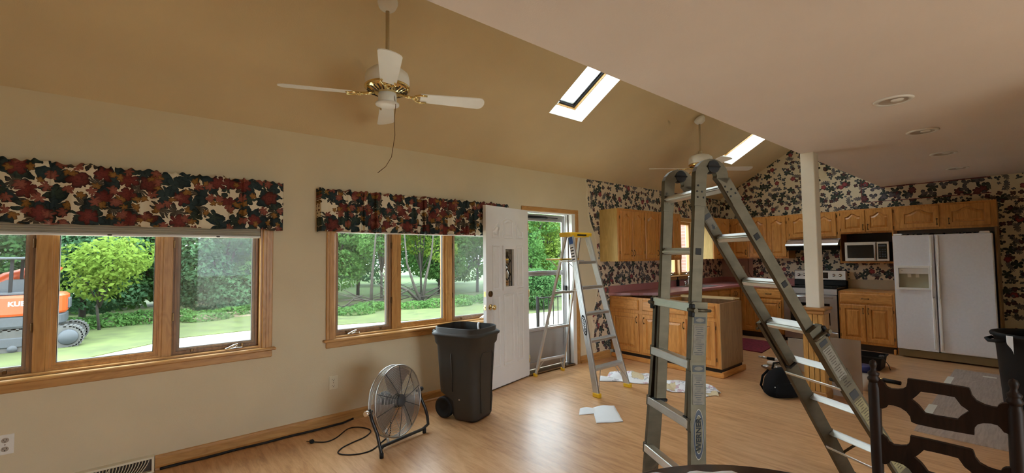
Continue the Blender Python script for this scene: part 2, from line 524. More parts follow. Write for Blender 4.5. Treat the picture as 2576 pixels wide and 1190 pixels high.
M['iron'] = plain('black_iron', (0.012, 0.012, 0.013), 0.8, spec=0.15)
M['white_letter'] = plain('white_letter', (0.85, 0.85, 0.83), 0.5)
M['leaf'] = [leaf_mat('leaf_deep', (0.030, 0.074, 0.028), (0.080, 0.170, 0.056)),
             leaf_mat('leaf_mid', (0.048, 0.112, 0.032), (0.115, 0.230, 0.062)),
             leaf_mat('leaf_lime', (0.085, 0.145, 0.022), (0.185, 0.260, 0.050)),
             leaf_mat('leaf_bluegreen', (0.040, 0.096, 0.048), (0.092, 0.185, 0.088))]

def floor_material():
    k = NT('oak_laminate')
    br = k.n('ShaderNodeTexBrick'); br.offset = 0.37
    k.L.new(k.obj((1, 1, 1), (0, 0, math.pi / 2)), br.inputs['Vector'])
    br.inputs['Scale'].default_value = 1.0
    br.inputs['Brick Width'].default_value = 1.2; br.inputs['Row Height'].default_value = 0.19
    br.inputs['Mortar Size'].default_value = 0.0010; br.inputs['Mortar Smooth'].default_value = 0.3
    br.inputs['Color1'].default_value = (0, 0, 0, 1); br.inputs['Color2'].default_value = (1, 1, 1, 1)
    br.inputs['Mortar'].default_value = (0.2, 0.2, 0.2, 1)
    pv = k.math('MULTIPLY', br.outputs['Color'], 0.10)
    g = k.noise(k.obj((9, 1.2, 1)), 2.6, 5, 0.62, 0.6)
    g2 = k.noise(k.obj((24, 2.2, 1)), 6, 3, 0.6, 0.2)
    f = k.math('ADD', k.math('ADD', k.math('MULTIPLY', g, 0.66), k.math('MULTIPLY', g2, 0.26)), k.math('SUBTRACT', pv, 0.02))
    c = k.ramp(f, [(0.30, (0.37, 0.180, 0.073)), (0.46, (0.56, 0.305, 0.138)), (0.62, (0.67, 0.40, 0.20))])
    k.set(c, k.math('ADD', k.math('MULTIPLY', g2, 0.10), 0.31), 0, 0.5)
    k.bump(g2, 0.03, 0.002)
    return k.m
M['floor'] = floor_material()

def grey_vinyl():
    k = NT('grey_vinyl_board')
    g = k.noise(k.obj((1.2, 14, 1)), 4, 5, 0.6, 0.4)
    k.set(k.ramp(g, [(0.3, (0.33, 0.255, 0.205)), (0.7, (0.50, 0.40, 0.335))]), 0.5, 0, 0.4)
    return k.m
M['vinyl'] = grey_vinyl()

def brick_mat():
    k = NT('pale_brick')
    br = k.n('ShaderNodeTexBrick'); se = k.n('ShaderNodeSeparateXYZ'); co = k.n('ShaderNodeCombineXYZ')
    k.L.new(k.obj(), se.inputs[0]); k.L.new(se.outputs[0], co.inputs[0]); k.L.new(se.outputs[2], co.inputs[1])
    k.L.new(co.outputs[0], br.inputs['Vector']); br.inputs['Scale'].default_value = 1
    br.inputs['Brick Width'].default_value = 0.21; br.inputs['Row Height'].default_value = 0.075; br.inputs['Mortar Size'].default_value = 0.006
    br.inputs['Color1'].default_value = (0.17, 0.080, 0.062, 1); br.inputs['Color2'].default_value = (0.21, 0.112, 0.09, 1); br.inputs['Mortar'].default_value = (0.22, 0.20, 0.18, 1)
    k.set(br.outputs['Color'], 0.9)
    return k.m
M['brick'] = brick_mat()

TEAL, SLATE, PLUM = (0.012, 0.020, 0.018), (0.045, 0.050, 0.062), (0.045, 0.022, 0.026)
def paper_layers():
    return [
        (4.6, 13, 0.12, 0.46, 0.66, 1, 0.5, 2.4, (0.06, 0.06, 0.065), (0.20, 0.18, 0.19)),
        (9.0, 3, 0.10, 0.40, 0.50, 2, 0.8, 1.0, (0.03, 0.038, 0.040), (0.12, 0.13, 0.14)),
        (4.4, 5, 0.26, 0.34, 0.72, 3, 0.8, 1.0, (0.020, 0.030, 0.026), (0.070, 0.095, 0.080)),
        (7.5, 4, 0.55, 0.30, 0.45, 4, 0.7, 1.0, (0.05, 0.025, 0.028), (0.15, 0.075, 0.075)),
        (3.4, 5, 0.72, 0.17, 0.50, 5, 0.7, 1.0, (0.14, 0.02, 0.025), (0.46, 0.12, 0.13)),
        (10., 4, 0.40, 0.26, 0.34, 6, 0.8, 1.0, (0.05, 0.06, 0.08), (0.18, 0.19, 0.22)),
    ]
M['paper_yz'] = floral('floral_wallpaper_end_wall', (1, 2), (0.76, 0.67, 0.49), paper_layers(), 1.25)
M['paper_xz'] = floral('floral_wallpaper_window_wall', (0, 2), (0.72, 0.60, 0.44), paper_layers(), 1.25)
M['border'] = floral('wallpaper_border', (1, 2), (0.80, 0.72, 0.56), [
    (7.0, 5, 0.25, 0.55, 0.8, 11, 0.7, 1.2, (0.02, 0.03, 0.03), (0.10, 0.11, 0.10)),
    (6.0, 6, 0.6, 0.34, 0.7, 12, 0.7, 1.0, (0.06, 0.02, 0.025), (0.26, 0.09, 0.10)),
    (9.0, 3, 0.2, 0.5, 0.6, 13, 0.7, 1.0, (0.04, 0.045, 0.06), (0.2, 0.18, 0.19))])
M['chintz'] = floral('valance_chintz', (0, 2), (0.74, 0.66, 0.50), [
    (7.5, 9, 0.12, 0.66, 0.70, 21, 0.6, 1.9, (0.020, 0.020, 0.018), (0.11, 0.085, 0.06)),
    (6.2, 3, 0.16, 0.72, 0.85, 22, 0.7, 1.3, (0.006, 0.012, 0.014), (0.030, 0.055, 0.060)),
    (8.0, 5, 0.12, 0.60, 0.66, 23, 0.8, 1.5, (0.010, 0.018, 0.016), (0.04, 0.065, 0.05)),
    (7.4, 6, 0.50, 0.40, 0.36, 24, 0.6, 1.0, (0.070, 0.012, 0.012), (0.22, 0.045, 0.036)),
    (5.0, 5, 0.65, 0.30, 0.30, 25, 0.7, 1.0, (0.045, 0.010, 0.010), (0.20, 0.045, 0.035)),
    (14., 5, 0.45, 0.36, 0.42, 26, 0.7, 1.0, (0.12, 0.05, 0.012), (0.36, 0.19, 0.05)),
    (13., 6, 0.35, 0.42, 0.40, 27, 0.7, 1.0, (0.16, 0.040, 0.03), (0.32, 0.115, 0.08))], warp=0.045)
M['towel'] = floral('printed_towel', (0, 1), (0.80, 0.79, 0.80), [
    (14.0, 5, 0.3, 0.40, 0.40, 31, 0.8, 1.0, (0.50, 0.30, 0.36), (0.68, 0.50, 0.55)),
    (13.0, 3, 0.2, 0.45, 0.35, 32, 0.8, 1.3, (0.40, 0.40, 0.42), (0.60, 0.60, 0.60)),
    (4.2, 4, 0.6, 0.40, 0.30, 33, 0.8, 1.0, (0.58, 0.46, 0.28), (0.70, 0.58, 0.38))], warp=0.06)

# ------------------------------------------------------------------ the room
WY = 4.057                     # room face of the window wall
WT = 0.17                      # its thickness
BX = 8.92                      # room face of the kitchen end wall
FZ = 2.503                     # flat ceiling
EZ = 2.56                      # where the slope meets the window wall
SL = 0.59                      # slope
EY = 1.527                     # edge of the flat ceiling
LX, RY = -2.6, -3.2

MB().box((LX, RY, -0.12), (BX, WY, 0)).build('floor', M['floor'])['kind'] = 'structure'

W1C, W2C = -0.178, 2.247
WIN_Z = (0.755, 1.80)
WHW = 0.93
KW = (6.86, 7.82, 1.10, 2.06)
DOOR = (3.645, 4.485, -0.02, 2.045)
holes = [(W1C - WHW, W1C + WHW, *WIN_Z), (W2C - WHW, W2C + WHW, *WIN_Z), KW, DOOR]
b = holes_slab(MB(), LX - 0.14, BX + 0.14, -0.75, EZ + 0.02, WT, holes, lambda u, v, w: (u, WY + w, v))
wall_window = b.build('wall_window', M['wall']); wall_window['kind'] = 'structure'

def gable(x0, x1, name, mat):
    top = EZ + SL * (WY - EY)
    poly = [(RY - 0.14, -0.12), (WY + WT, -0.12), (WY + WT, EZ - SL * WT + 0.1), (WY, EZ + 0.02), (EY, top + 0.02), (EY - 0.12, top + 0.02), (EY - 0.12, FZ + 0.06), (RY - 0.14, FZ + 0.06)]
    b = MB(frame((0, 0, 0), (0, 1, 0), (0, 0, 1), (1, 0, 0)))
    b.prism(poly, x0, x1)
    o = b.build(name, mat); o['kind'] = 'structure'
    return o
wall_kitchen = gable(BX, BX + 0.14, 'wall_kitchen', M['paper_yz'])
gable(LX - 0.14, LX, 'wall_left', M['wall'])

b = holes_slab(MB(), LX - 0.14, BX + 0.14, -0.12, FZ + 0.06, 0.14, [(0.9, 2.7, 0.0, 2.1)], lambda u, v, w: (u, RY - w, v))  # unseen opening added here to bring fill daylight in from behind
b.build('wall_rear', M['wall'])['kind'] = 'structure'

MB().box((LX, RY, FZ), (BX, EY, FZ + 0.12)).build('ceiling', M['flat'])['kind'] = 'structure'
MB().box((LX, EY - 0.1, FZ + 0.12), (BX, EY, EZ + SL * (WY - EY) + 0.15)).build('wall_upper', M['wall'])['kind'] = 'structure'

MB().box((3.7, -0.78, 0.0), (BX, -0.64, FZ)).build('wall_light_block', M['wall'])['kind'] = 'structure'  # unseen wall added to block rear light from the fridge corner

# sloped ceiling with two skylight wells
NS = math.sqrt(1 + SL * SL)
def vault(u, v, w):
    """u along the wall, v up the slope measured as horizontal run from the window wall, w outward"""
    return (u, WY - v + w * SL / NS, EZ + SL * v + w / NS)
SKY = [(3.31, 3.84), (7.19, 7.735)]
SKV = (0.757, 2.15)  # hidden upper run lengthened to bring in more daylight
b = holes_slab(MB(), LX, BX, -0.30, WY - EY + 0.12, 0.19, [(a, c, *SKV) for a, c in SKY], vault)
vault_o = b.build('ceiling_sloped', M['vault']); vault_o['kind'] = 'structure'
for n, (a, c) in enumerate(SKY):
    rt = thing('window_%d' % (4 + n), None, None, vault((a + c) / 2, 1.1, 0.2), kind='structure')
    e = 0.004
    b = MB()                                   # white lining of the well
    v0, v1, t = SKV[0], SKV[1], 0.19
    for (p, q) in (((a + e, v0 + e), (c - e, v0 + e)), ((c - e, v0 + e), (c - e, v1 - e)), ((c - e, v1 - e), (a + e, v1 - e)), ((a + e, v1 - e), (a + e, v0 + e))):
        b.add([vault(*p, 0.0), vault(*q, 0.0), vault(*q, t), vault(*p, t)], [(0, 1, 2, 3)])
    b.build('shaft_lining', M['shaft'], rt, recalc=False)
    def ring(m0, m1, w0, w1, nm, mt):
        bb = holes_slab(MB(), a + m0, c - m0, v0 + m0, v1 - m0, w1 - w0, [(a + m1, c - m1, v0 + m1, v1 - m1)], lambda u, v, w: vault(u, v, w + w0))
        return bb.build(nm, mt, rt)
    ring(-0.06, 0.012, 0.19, 0.215, 'curb', M['trim'])
    ring(-0.06, 0.030, 0.215, 0.235, 'gasket', M['black'])
    ring(-0.06, 0.055, 0.235, 0.275, 'sash_frame', M['steel'])
    bb = MB(); bb.add([vault(a, v0, 0.262), vault(c, v0, 0.262), vault(c, v1, 0.262), vault(a, v1, 0.262)], [(0, 1, 2, 3)])
    bb.build('pane', M['glass'], rt, recalc=False)
    bb = MB(); bb.T = frame(vault(a + 0.14, v0 + 0.028, 0.2), (1, 0, 0), (0, -1 / NS, SL / NS), (0, SL / NS, 1 / NS))
    bb.bbox((-0.09, -0.018, -0.012), (0.09, 0.018, 0.012), 0.004); bb.cyl((0.02, 0, -0.03), (0.02, 0, 0), 0.01)
    bb.build('latch', M['white_plastic'], rt)

# baseboards
def baseboard(name, x0, x1):
    b = MB(frame((0, 0, 0), (0, 1, 0), (0, 0, 1), (1, 0, 0)))
    b.prism([(WY, 0), (WY - 0.016, 0), (WY - 0.016, 0.075), (WY - 0.010, 0.09), (WY, 0.094)], x0, x1)
    b.prism([(WY - 0.016, 0), (WY - 0.032, 0), (WY - 0.030, 0.012), (WY - 0.016, 0.022)], x0, x1)
    b.build(name, M['trim_x'])['kind'] = 'structure'
baseboard('baseboard_window', 0.092, 3.555)
baseboard('baseboard_left', LX, -0.70)
baseboard('baseboard_door', 4.602, 5.25)

# wallpaper on the window wall with its torn left edge
edge = [(4.80, 2.555), (4.83, 2.40), (4.82, 2.28), (4.845, 2.16), (4.85, 2.05), (4.88, 1.94), (4.94, 1.83), (5.00, 1.71), (5.01, 1.58), (5.035, 1.43), (4.99, 1.30), (5.03, 1.22), (5.05, 1.14), (5.01, 0.95), (4.97, 0.80), (4.90, 0.66), (4.88, 0.59), (4.93, 0.47), (4.90, 0.30), (4.95, 0.2), (4.93, 0.094)]
T = frame((0, WY, 0), (1, 0, 0), (0, 0, 1), (0, -1, 0))
b = MB(T); b.prism(edge + [(6.78, 0.094), (6.78, 2.555)], 0.0, 0.0015)
b.build('wallpaper', M['paper_xz'], wall_window)
b = MB(T); b.box((6.78, 2.13, 0), (BX, 2.555, 0.0015)); b.box((6.78, 0.1, 0), (BX, 1.02, 0.0015)); b.box((7.90, 1.02, 0), (BX, 2.13, 0.0015))
b.build('wallpaper', M['paper_xz'], wall_window)
# ragged backing paper left on the wall beside the tear
edge2 = [(x - 0.02 - 0.035 * random.random(), z) for x, z in edge]
b = MB(T); b.prism(edge2 + [(x + 0.02, z) for x, z in reversed(edge)], 0.0, 0.0008)
b.build('torn_paper_edge', plain('paper_backing', (0.72, 0.64, 0.48), 0.9, var=0.08, vscale=20), wall_window)
# border, bare patches on the end wall
TB = frame((BX, 0, 0), (0, -1, 0), (0, 0, 1), (-1, 0, 0))
MB(TB).box((-1.77, 2.275, 0), (-0.35, FZ, 0.0015)).build('wallpaper_border', M['border'], wall_kitchen)
b = MB(TB)
b.box((-1.77, 2.268, 0), (-0.35, 2.278, 0.002)); b.box((-1.775, 2.268, 0), (-1.765, 2.63, 0.002)); b.box((-1.53, FZ - 0.016, 0), (-0.35, FZ - 0.003, 0.002))
b.build('border_line', M['red_line'], wall_kitchen)
MB(TB).box((-WY, 1.0, 0), (-3.47, 1.40, 0.002)).build('bare_patch', M['pink_wall'], wall_kitchen)
MB(TB).box((-2.0, 0.86, 0), (-1.30, 1.03, 0.002)).build('bare_patch', M['tan_wall'], wall_kitchen)

# column with wainscot wrap
CX0, CX1, CY0, CY1 = 5.20, 5.345, 1.405, 1.527
col = thing('support_column', 'cream square post with beadboard wainscot around its foot, standing at the ceiling edge', 'column', (5.27, 1.466, 0))
MB().bbox((CX0, CY0, 0), (CX1, CY1, FZ), 0.006).build('post', plain('post_paint', (0.80, 0.76, 0.66), 0.8, var=0.03, bump=0.15, bscale=180), col)
wx0, wx1, wy0, wy1 = CX0 - 0.030, CX1 + 0.030, CY0 - 0.030, CY1 + 0.030
for face in range(4):
    n = 4
    for i in range(n):
        b = MB()
        if face in (0, 2):
            yy0 = wy0 + (wy1 - wy0) * i / n + 0.0025; yy1 = wy0 + (wy1 - wy0) * (i + 1) / n - 0.0025
            xx = (wx0, wx0 + 0.024) if face == 0 else (wx1 - 0.024, wx1)
            b.bbox((xx[0], yy0, 0.09), (xx[1], yy1, 0.855), 0.003)
        else:
            xx0 = wx0 + (wx1 - wx0) * i / n + 0.0025; xx1 = wx0 + (wx1 - wx0) * (i + 1) / n - 0.0025
            yy = (wy0, wy0 + 0.024) if face == 1 else (wy1 - 0.024, wy1)
            b.bbox((xx0, yy[0], 0.09), (xx1, yy[1], 0.855), 0.003)
        b.build('wainscot_board', M['wainscot'], col)
b = MB(); b.bbox((wx0 - 0.006, wy0 - 0.006, 0), (wx1 + 0.006, wy1 + 0.006, 0.09), 0.008); b.build('plinth', M['trim_y'], col)
b = MB(); b.bbox((wx0 - 0.012, wy0 - 0.012, 0.855), (wx1 + 0.012, wy1 + 0.012, 0.895), 0.008); b.bbox((wx0 - 0.026, wy0 - 0.026, 0.893), (wx1 + 0.026, wy1 + 0.026, 0.922), 0.008)
b.build('cap_moulding', M['trim_y'], col)

# recessed lamps in the flat ceiling, switched off
for i, (x, lab) in enumerate(((3.876, 'white recessed ceiling lamp, the biggest and first before the post'), (5.08, 'white recessed ceiling lamp just this side of the post'),
                              (6.42, 'white recessed ceiling lamp between the post and the kitchen end wall'), (7.70, 'white recessed ceiling lamp, the smallest, next to the kitchen end wall'))):
    t = thing('recessed_lamp', lab, 'ceiling lamp', (x, 0.575, FZ), group='recessed ceiling lamps')
    b = MB(); b.lathe([(0.108, -0.001), (0.108, -0.006), (0.100, -0.012), (0.080, -0.010), (0.076, -0.001)], (x, 0.575, FZ), n=36); b.build('trim_ring', M['flat'] if False else M['white_plastic'], t)
    b = MB(); b.lathe([(0.078, -0.009), (0.070, -0.004), (0.055, -0.0015), (0.0005, -0.001)], (x, 0.575, FZ), n=36); b.build('baffle', M['baffle'], t)
    b = MB(); b.lathe([(0.036, -0.001), (0.034, -0.006), (0.022, -0.0095), (0.0005, -0.0105)], (x + 0.004, 0.555, FZ - 0.002), n=24); b.build('bulb_face', M['lens'], t)

# ------------------------------------------------------------------ windows
def rect_ring(x0, x1, z0, z1, m, y0, y1):
    return holes_slab(MB(), x0, x1, z0, z1, y1 - y0, [(x0 + m, x1 - m, z0 + m, z1 - m)], lambda u, v, w: (u, y0 + w, v))

def make_window(name, c, crank_unit):
    z0, z1 = WIN_Z
    rt = thing(name, None, None, (c, WY, z0), kind='structure')
    for s in (-1, 1):
        b = MB(); xa, xb = sorted((c + s * 0.925, c + s * 1.0))
        b.bbox((xa, WY - 0.019, z0 - 0.02), (xb, WY, z1 - 0.005), 0.006)
        xm = c + s * 0.9625
        b.bbox((xm - 0.012, WY - 0.023, z0 - 0.018), (xm + 0.012, WY - 0.002, z1 - 0.006), 0.003)
        b.build('casing', M['trim'], rt)
        xa, xb = sorted((c + s * 0.93, c + s * 0.912))
        MB().box((xa, WY - 0.002, z0), (xb, WY + WT, z1)).build('jamb', M['trim'], rt)
    MB().bbox((c - 1.0, WY - 0.019, z1 - 0.005), (c + 1.0, WY, z1 + 0.07), 0.006).build('head_casing', M['trim_x'], rt)
    MB().box((c - 0.93, WY - 0.002, z1 - 0.018), (c + 0.93, WY + WT, z1)).build('head_jamb', M['trim_x'], rt)
    MB().bbox((c - 1.025, WY - 0.05, z0 - 0.024), (c + 1.025, WY + 0.10, z0), 0.007).build('stool', M['trim_x'], rt)
    MB().bbox((c - 1.0, WY - 0.019, z0 - 0.08), (c + 1.0, WY, z0 - 0.024), 0.006).build('apron', M['trim_x'], rt)
    MB().box((c - 0.93, WY + 0.012, z0 - 0.01), (c + 0.93, WY + WT, z0 + 0.013)).build('sill_rail', M['trim_x'], rt)
    for s in (-1, 1):
        b = MB(); x = c + s * 0.320
        b.bbox((x - 0.030, WY + 0.056, z0), (x + 0.030, WY + WT, z1), 0.004)
        b.build('mullion', M['trim'], rt)
    for k in (-1, 0, 1):
        if k == 0:
            xa, xb = c - 0.290, c + 0.290
            st = 0.044
        else:
            xa, xb = sorted((c + k * 0.350, c + k * 0.914))
            st = 0.044
        za, zb = z0 + 0.012, z1 - 0.016
        if k == 0:                                     # fixed centre light with stepped stops
            rect_ring(xa, xb, za, zb, 0.016, WY + 0.058, WY + 0.088).build('stop', M['trim'], rt)
            rect_ring(xa + 0.010, xb - 0.010, za + 0.010, zb - 0.010, 0.016, WY + 0.068, WY + 0.094).build('stop', M['trim'], rt)
        s = rect_ring(xa, xb, za, zb, st, WY + 0.075, WY + 0.135).build('sash', M['trim'] if k == 0 else M['sash'], rt)
        rect_ring(xa + st - 0.006, xb - st + 0.006, za + st - 0.006, zb - st + 0.006, 0.010, WY + 0.085, WY + 0.12).build('gasket', M['toe'], s)
        b = MB(); y = WY + 0.113
        b.add([(xa + st - 0.004, y, za + st - 0.004), (xb - st + 0.004, y, za + st - 0.004), (xb - st + 0.004, y, zb - st + 0.004), (xa + st - 0.004, y, zb - st + 0.004)], [(0, 1, 2, 3)])
        b.build('pane', M['glass'], s, recalc=False)
        if k:
            f = rect_ring(xa + 0.012, xb - 0.012, za + 0.012, zb - 0.012, 0.014, WY + 0.066, WY + 0.074).build('screen_frame', M['sash'], rt)
            b = MB(); y = WY + 0.070
            b.add([(xa + 0.02, y, za + 0.02), (xb - 0.02, y, za + 0.02), (xb - 0.02, y, zb - 0.02), (xa + 0.02, y, zb - 0.02)], [(0, 1, 2, 3)])
            b.build('screen_mesh', M['screen'], f, recalc=False)
            for q in (0.22, 0.80):
                MB().bbox((xa + (xb - xa) * q - 0.010, WY + 0.055, za + 0.012), (xa + (xb - xa) * q + 0.010, WY + 0.072, za + 0.036), 0.003).build('screen_clip', M['bronze'], f)
            # hinge plates on the mullion side
            for q in (0.25, 0.78):
                xm = xa + 0.006 if k > 0 else xb - 0.006
                MB().bbox((xm - 0.005, WY + 0.05, za + (zb - za) * q), (xm + 0.005, WY + 0.075, za + (zb - za) * q + 0.06), 0.002).build('hinge', M['bronze'], rt)
            xc = xa + (xb - xa) * (0.72 if k > 0 else 0.33)
            h = MB()
            h.bbox((xc - 0.045, WY + 0.022, z0 + 0.012), (xc + 0.045, WY + 0.052, z0 + 0.030), 0.006)
            h.tube([(xc, WY + 0.03, z0 + 0.028), (xc + 0.004, WY + 0.02, z0 + 0.048), (xc - 0.02, WY + 0.012, z0 + 0.044), (xc - 0.06, WY + 0.008, z0 + 0.026)], 0.007, 8)
            h.cyl((xc - 0.06, WY + 0.008, z0 + 0.026), (xc - 0.075, WY + 0.004, z0 + 0.020), 0.009)
            h.build('crank_handle', M['chrome'], rt)
    return rt
make_window('window_1', W1C, 1)
make_window('window_2', W2C, -1)

# kitchen window
def kitchen_window():
    x0, x1, z0, z1 = KW
    rt = thing('window_3', None, None, ((x0 + x1) / 2, WY, z0), kind='structure')
    for xa, xb in ((x0 - 0.06, x0 + 0.005), (x1 - 0.005, x1 + 0.06)):
        MB().bbox((xa, WY - 0.02, z0 - 0.0), (xb, WY, z1 - 0.005), 0.006).build('casing', M['trim'], rt)
    MB().bbox((x0 - 0.06, WY - 0.02, z1 - 0.005), (x1 + 0.06, WY, z1 + 0.06), 0.006).build('head_casing', M['trim_x'], rt)
    MB().bbox((x0 - 0.08, WY - 0.05, z0 - 0.022), (x1 + 0.08, WY + 0.10, z0), 0.006).build('stool', M['trim_x'], rt)
    MB().bbox((x0 - 0.06, WY - 0.018, z0 - 0.075), (x1 + 0.06, WY, z0 - 0.022), 0.005).build('apron', M['trim_x'], rt)
    xm = (x0 + x1) / 2
    MB().bbox((xm - 0.03, WY + 0.01, z0), (xm + 0.03, WY + WT, z1), 0.004).build('mullion', M['trim'], rt)
    for xa, xb in ((x0, xm - 0.03), (xm + 0.03, x1)):
        s = rect_ring(xa, xb, z0, z1, 0.05, WY + 0.075, WY + 0.13).build('sash', M['trim'], rt)
        b = MB(); y = WY + 0.11
        b.add([(xa + 0.045, y, z0 + 0.045), (xb - 0.045, y, z0 + 0.045), (xb - 0.045, y, z1 - 0.045), (xa + 0.045, y, z1 - 0.045)], [(0, 1, 2, 3)])
        b.build('pane', M['glass'], s, recalc=False)
        h = MB(); xc = (xa + xb) / 2 + 0.05
        h.bbox((xc - 0.04, WY + 0.045, z0 + 0.004), (xc + 0.04, WY + 0.074, z0 + 0.022), 0.005)
        h.tube([(xc, WY + 0.05, z0 + 0.02), (xc, WY + 0.04, z0 + 0.05), (xc + 0.03, WY + 0.03, z0 + 0.055)], 0.006, 8)
        h.build('crank_handle', M['chrome'], rt)
kitchen_window()

# raised cellular shades
def shade(c, zb, label):
    t = thing('window_shade', label, 'window shade', (c, WY, 1.78))
    n = 6; prof = []
    ztop = 1.782
    zz = [zb + 0.018 + (ztop - zb - 0.018 - 0.03) * i / (2 * n) for i in range(2 * n + 1)]
    front = [(WY + (0.004 if i % 2 else 0.016), z) for i, z in enumerate(zz)]
    back = [(WY + (0.050 if i % 2 else 0.038), z) for i, z in reversed(list(enumerate(zz)))]
    b = MB(frame((0, 0, 0), (0, 1, 0), (0, 0, 1), (1, 0, 0))); b.prism(front + back, c - 0.908, c + 0.908)
    b.build('pleats', M['shade'], t)
    MB().bbox((c - 0.910, WY + 0.002, zb), (c + 0.910, WY + 0.052, zb + 0.018), 0.004).build('bottom_rail', M['white_plastic'], t)
    MB().bbox((c - 0.910, WY + 0.000, ztop - 0.032), (c + 0.910, WY + 0.055, ztop), 0.004).build('head_rail', M['white_plastic'], t)
    for q in (-0.55, 0.0, 0.62):
        MB().bbox((c + q - 0.012, WY - 0.002, zb + 0.001), (c + q + 0.012, WY + 0.012, zb + 0.012), 0.003).build('cord_button', M['toe'], t)
shade(W1C, 1.642, 'pleated beige cellular shade raised high, its white rail showing below the wider-set valance')
shade(W2C, 1.703, 'raised cellular shade, only its white rail showing, at the window by the white door')

def valance(x0, x1, zb, zt, folds, amp, label, seed):
    rnd = random.Random(seed)
    t = thing('valance', label, 'valance', ((x0 + x1) / 2, WY - 0.08, zb), group='floral window valances')
    ph = [rnd.uniform(0, 6.28) for _ in range(8)]
    L = x1 - x0
    N = int(L * 150)
    yc = WY - 0.105
    def wave(x, v):
        a = 0
        for i, p in enumerate(ph):
            a += math.sin((x - x0) / L * 6.283 * folds * (0.55 + 0.17 * i) + p) / (1.3 + 0.35 * i)
        return a * 0.42
    def fn(u, v):
        x = x0 + L * u
        k = 0.35 + 0.65 * abs(v - 0.80) / 0.8 if v < 0.8 else 0.35 + 2.2 * (v - 0.8)
        y = yc + amp * k * wave(x, v)
        zz = zb + (zt - zb) * v
        if v > 0.97:
            zz += 0.012 * wave(x * 1.31 + 3, v) + 0.006 * math.sin(x * 130)
        if v < 0.03:
            zz += 0.008 * wave(x * 0.7 + 1, v)
        e = min(u, 1 - u) * L
        if e < 0.03:
            y += (0.03 - e) * 0.5
        if x > 2.6:                       # pressed back by the open door
            y = max(y, 4.083 - 0.2345 * (3.652 - x) + 0.010 + 0.15 * amp * (1 + wave(x, v)) * 0.5)
        return (x + 0.25 * amp * math.cos(wave(x, v) * 3), min(y, WY - 0.003), zz)
    b = MB(); b.grid(fn, N, 14); b.build('fabric', M['chintz'], t, solid=0.002, recalc=False)
    for xe, s in ((x0, 1), (x1, -1)):
        def fe(u, v):
            p = fn(0.0 if s > 0 else 1.0, v)
            return (p[0] + s * 0.006 * math.sin(u * 9 + 2 * v), p[1] + (WY - 0.002 - p[1]) * u, p[2])
        b = MB(); b.grid(fe, 6, 14); b.build('return', M['chintz'], t, solid=0.002, recalc=False)
    b = MB(); b.tube([(x0 + 0.004, WY - 0.004, zt - 0.075), (x0 + 0.004, yc + 0.05, zt - 0.075), (x1 - 0.25, yc + 0.05, zt - 0.075), (x1 - 0.004, yc + (0.05 if x1 < 2 else 0.088), zt - 0.075), (x1 - 0.004, WY - 0.004, zt - 0.075)], 0.007, 8)
    b.build('curtain_rod', M['white_plastic'], t)
valance(-1.33, 0.868, 1.706, 2.098, 13, 0.046, 'dark floral chintz valance over the big window with the orange digger outside', 3)
valance(1.178, 3.315, 1.708, 2.078, 24, 0.058, 'tightly gathered dark floral valance over the window next to the white door', 5)

# ------------------------------------------------------------------ front door
def inset(poly, d):
    n = len(poly); out = []
    a = sum(poly[i][0] * poly[(i + 1) % n][1] - poly[(i + 1) % n][0] * poly[i][1] for i in range(n))
    sg = 1 if a > 0 else -1
    for i in range(n):
        p0, p1, p2 = Vector(poly[i - 1]).to_2d(), Vector(poly[i]).to_2d(), Vector(poly[(i + 1) % n]).to_2d()
        e1 = (p1 - p0).normalized(); e2 = (p2 - p1).normalized()
        n1 = Vector((-e1.y, e1.x)) * sg; n2 = Vector((-e2.y, e2.x)) * sg
        m = n1 + n2
        if m.length < 1e-6:
            m = n1
        m.normalize()
        k = d / max(0.35, m.dot(n1))
        out.append((p1.x + m.x * k, p1.y + m.y * k))
    return out

def stepped_panel(mb, poly, steps):
    """steps: list of (inset, height)"""
    loops = []
    for d, w in steps:
        q = inset(poly, d) if d else poly
        loops.append([(x, y, w) for x, y in q])
    mb.loft(loops, cap1=True)
    return mb

def arch_poly(x0, x1, z0, z1, rise, n=14, kind='arc'):
    p = [(x0, z0), (x1, z0)]
    w = x1 - x0
    for i in range(n + 1):
        t = i / n
        x = x1 - w * t
        if kind == 'arc':
            z = z1 - rise + rise * math.sin(math.pi * t)
        elif kind == 'cathedral':
            s = abs(2 * t - 1)
            f = 0.0 if s > 0.80 else (0.5 + 0.5 * math.cos(math.pi * s / 0.80))
            z = z1 - rise + rise * f
        elif kind == 'up_right':
            z = z1 - rise * math.sin(math.pi / 2 * t) ** 1.5
        else:
            z = z1 - rise * math.cos(math.pi / 2 * t) ** 1.5
        p.append((x, z))
    return p

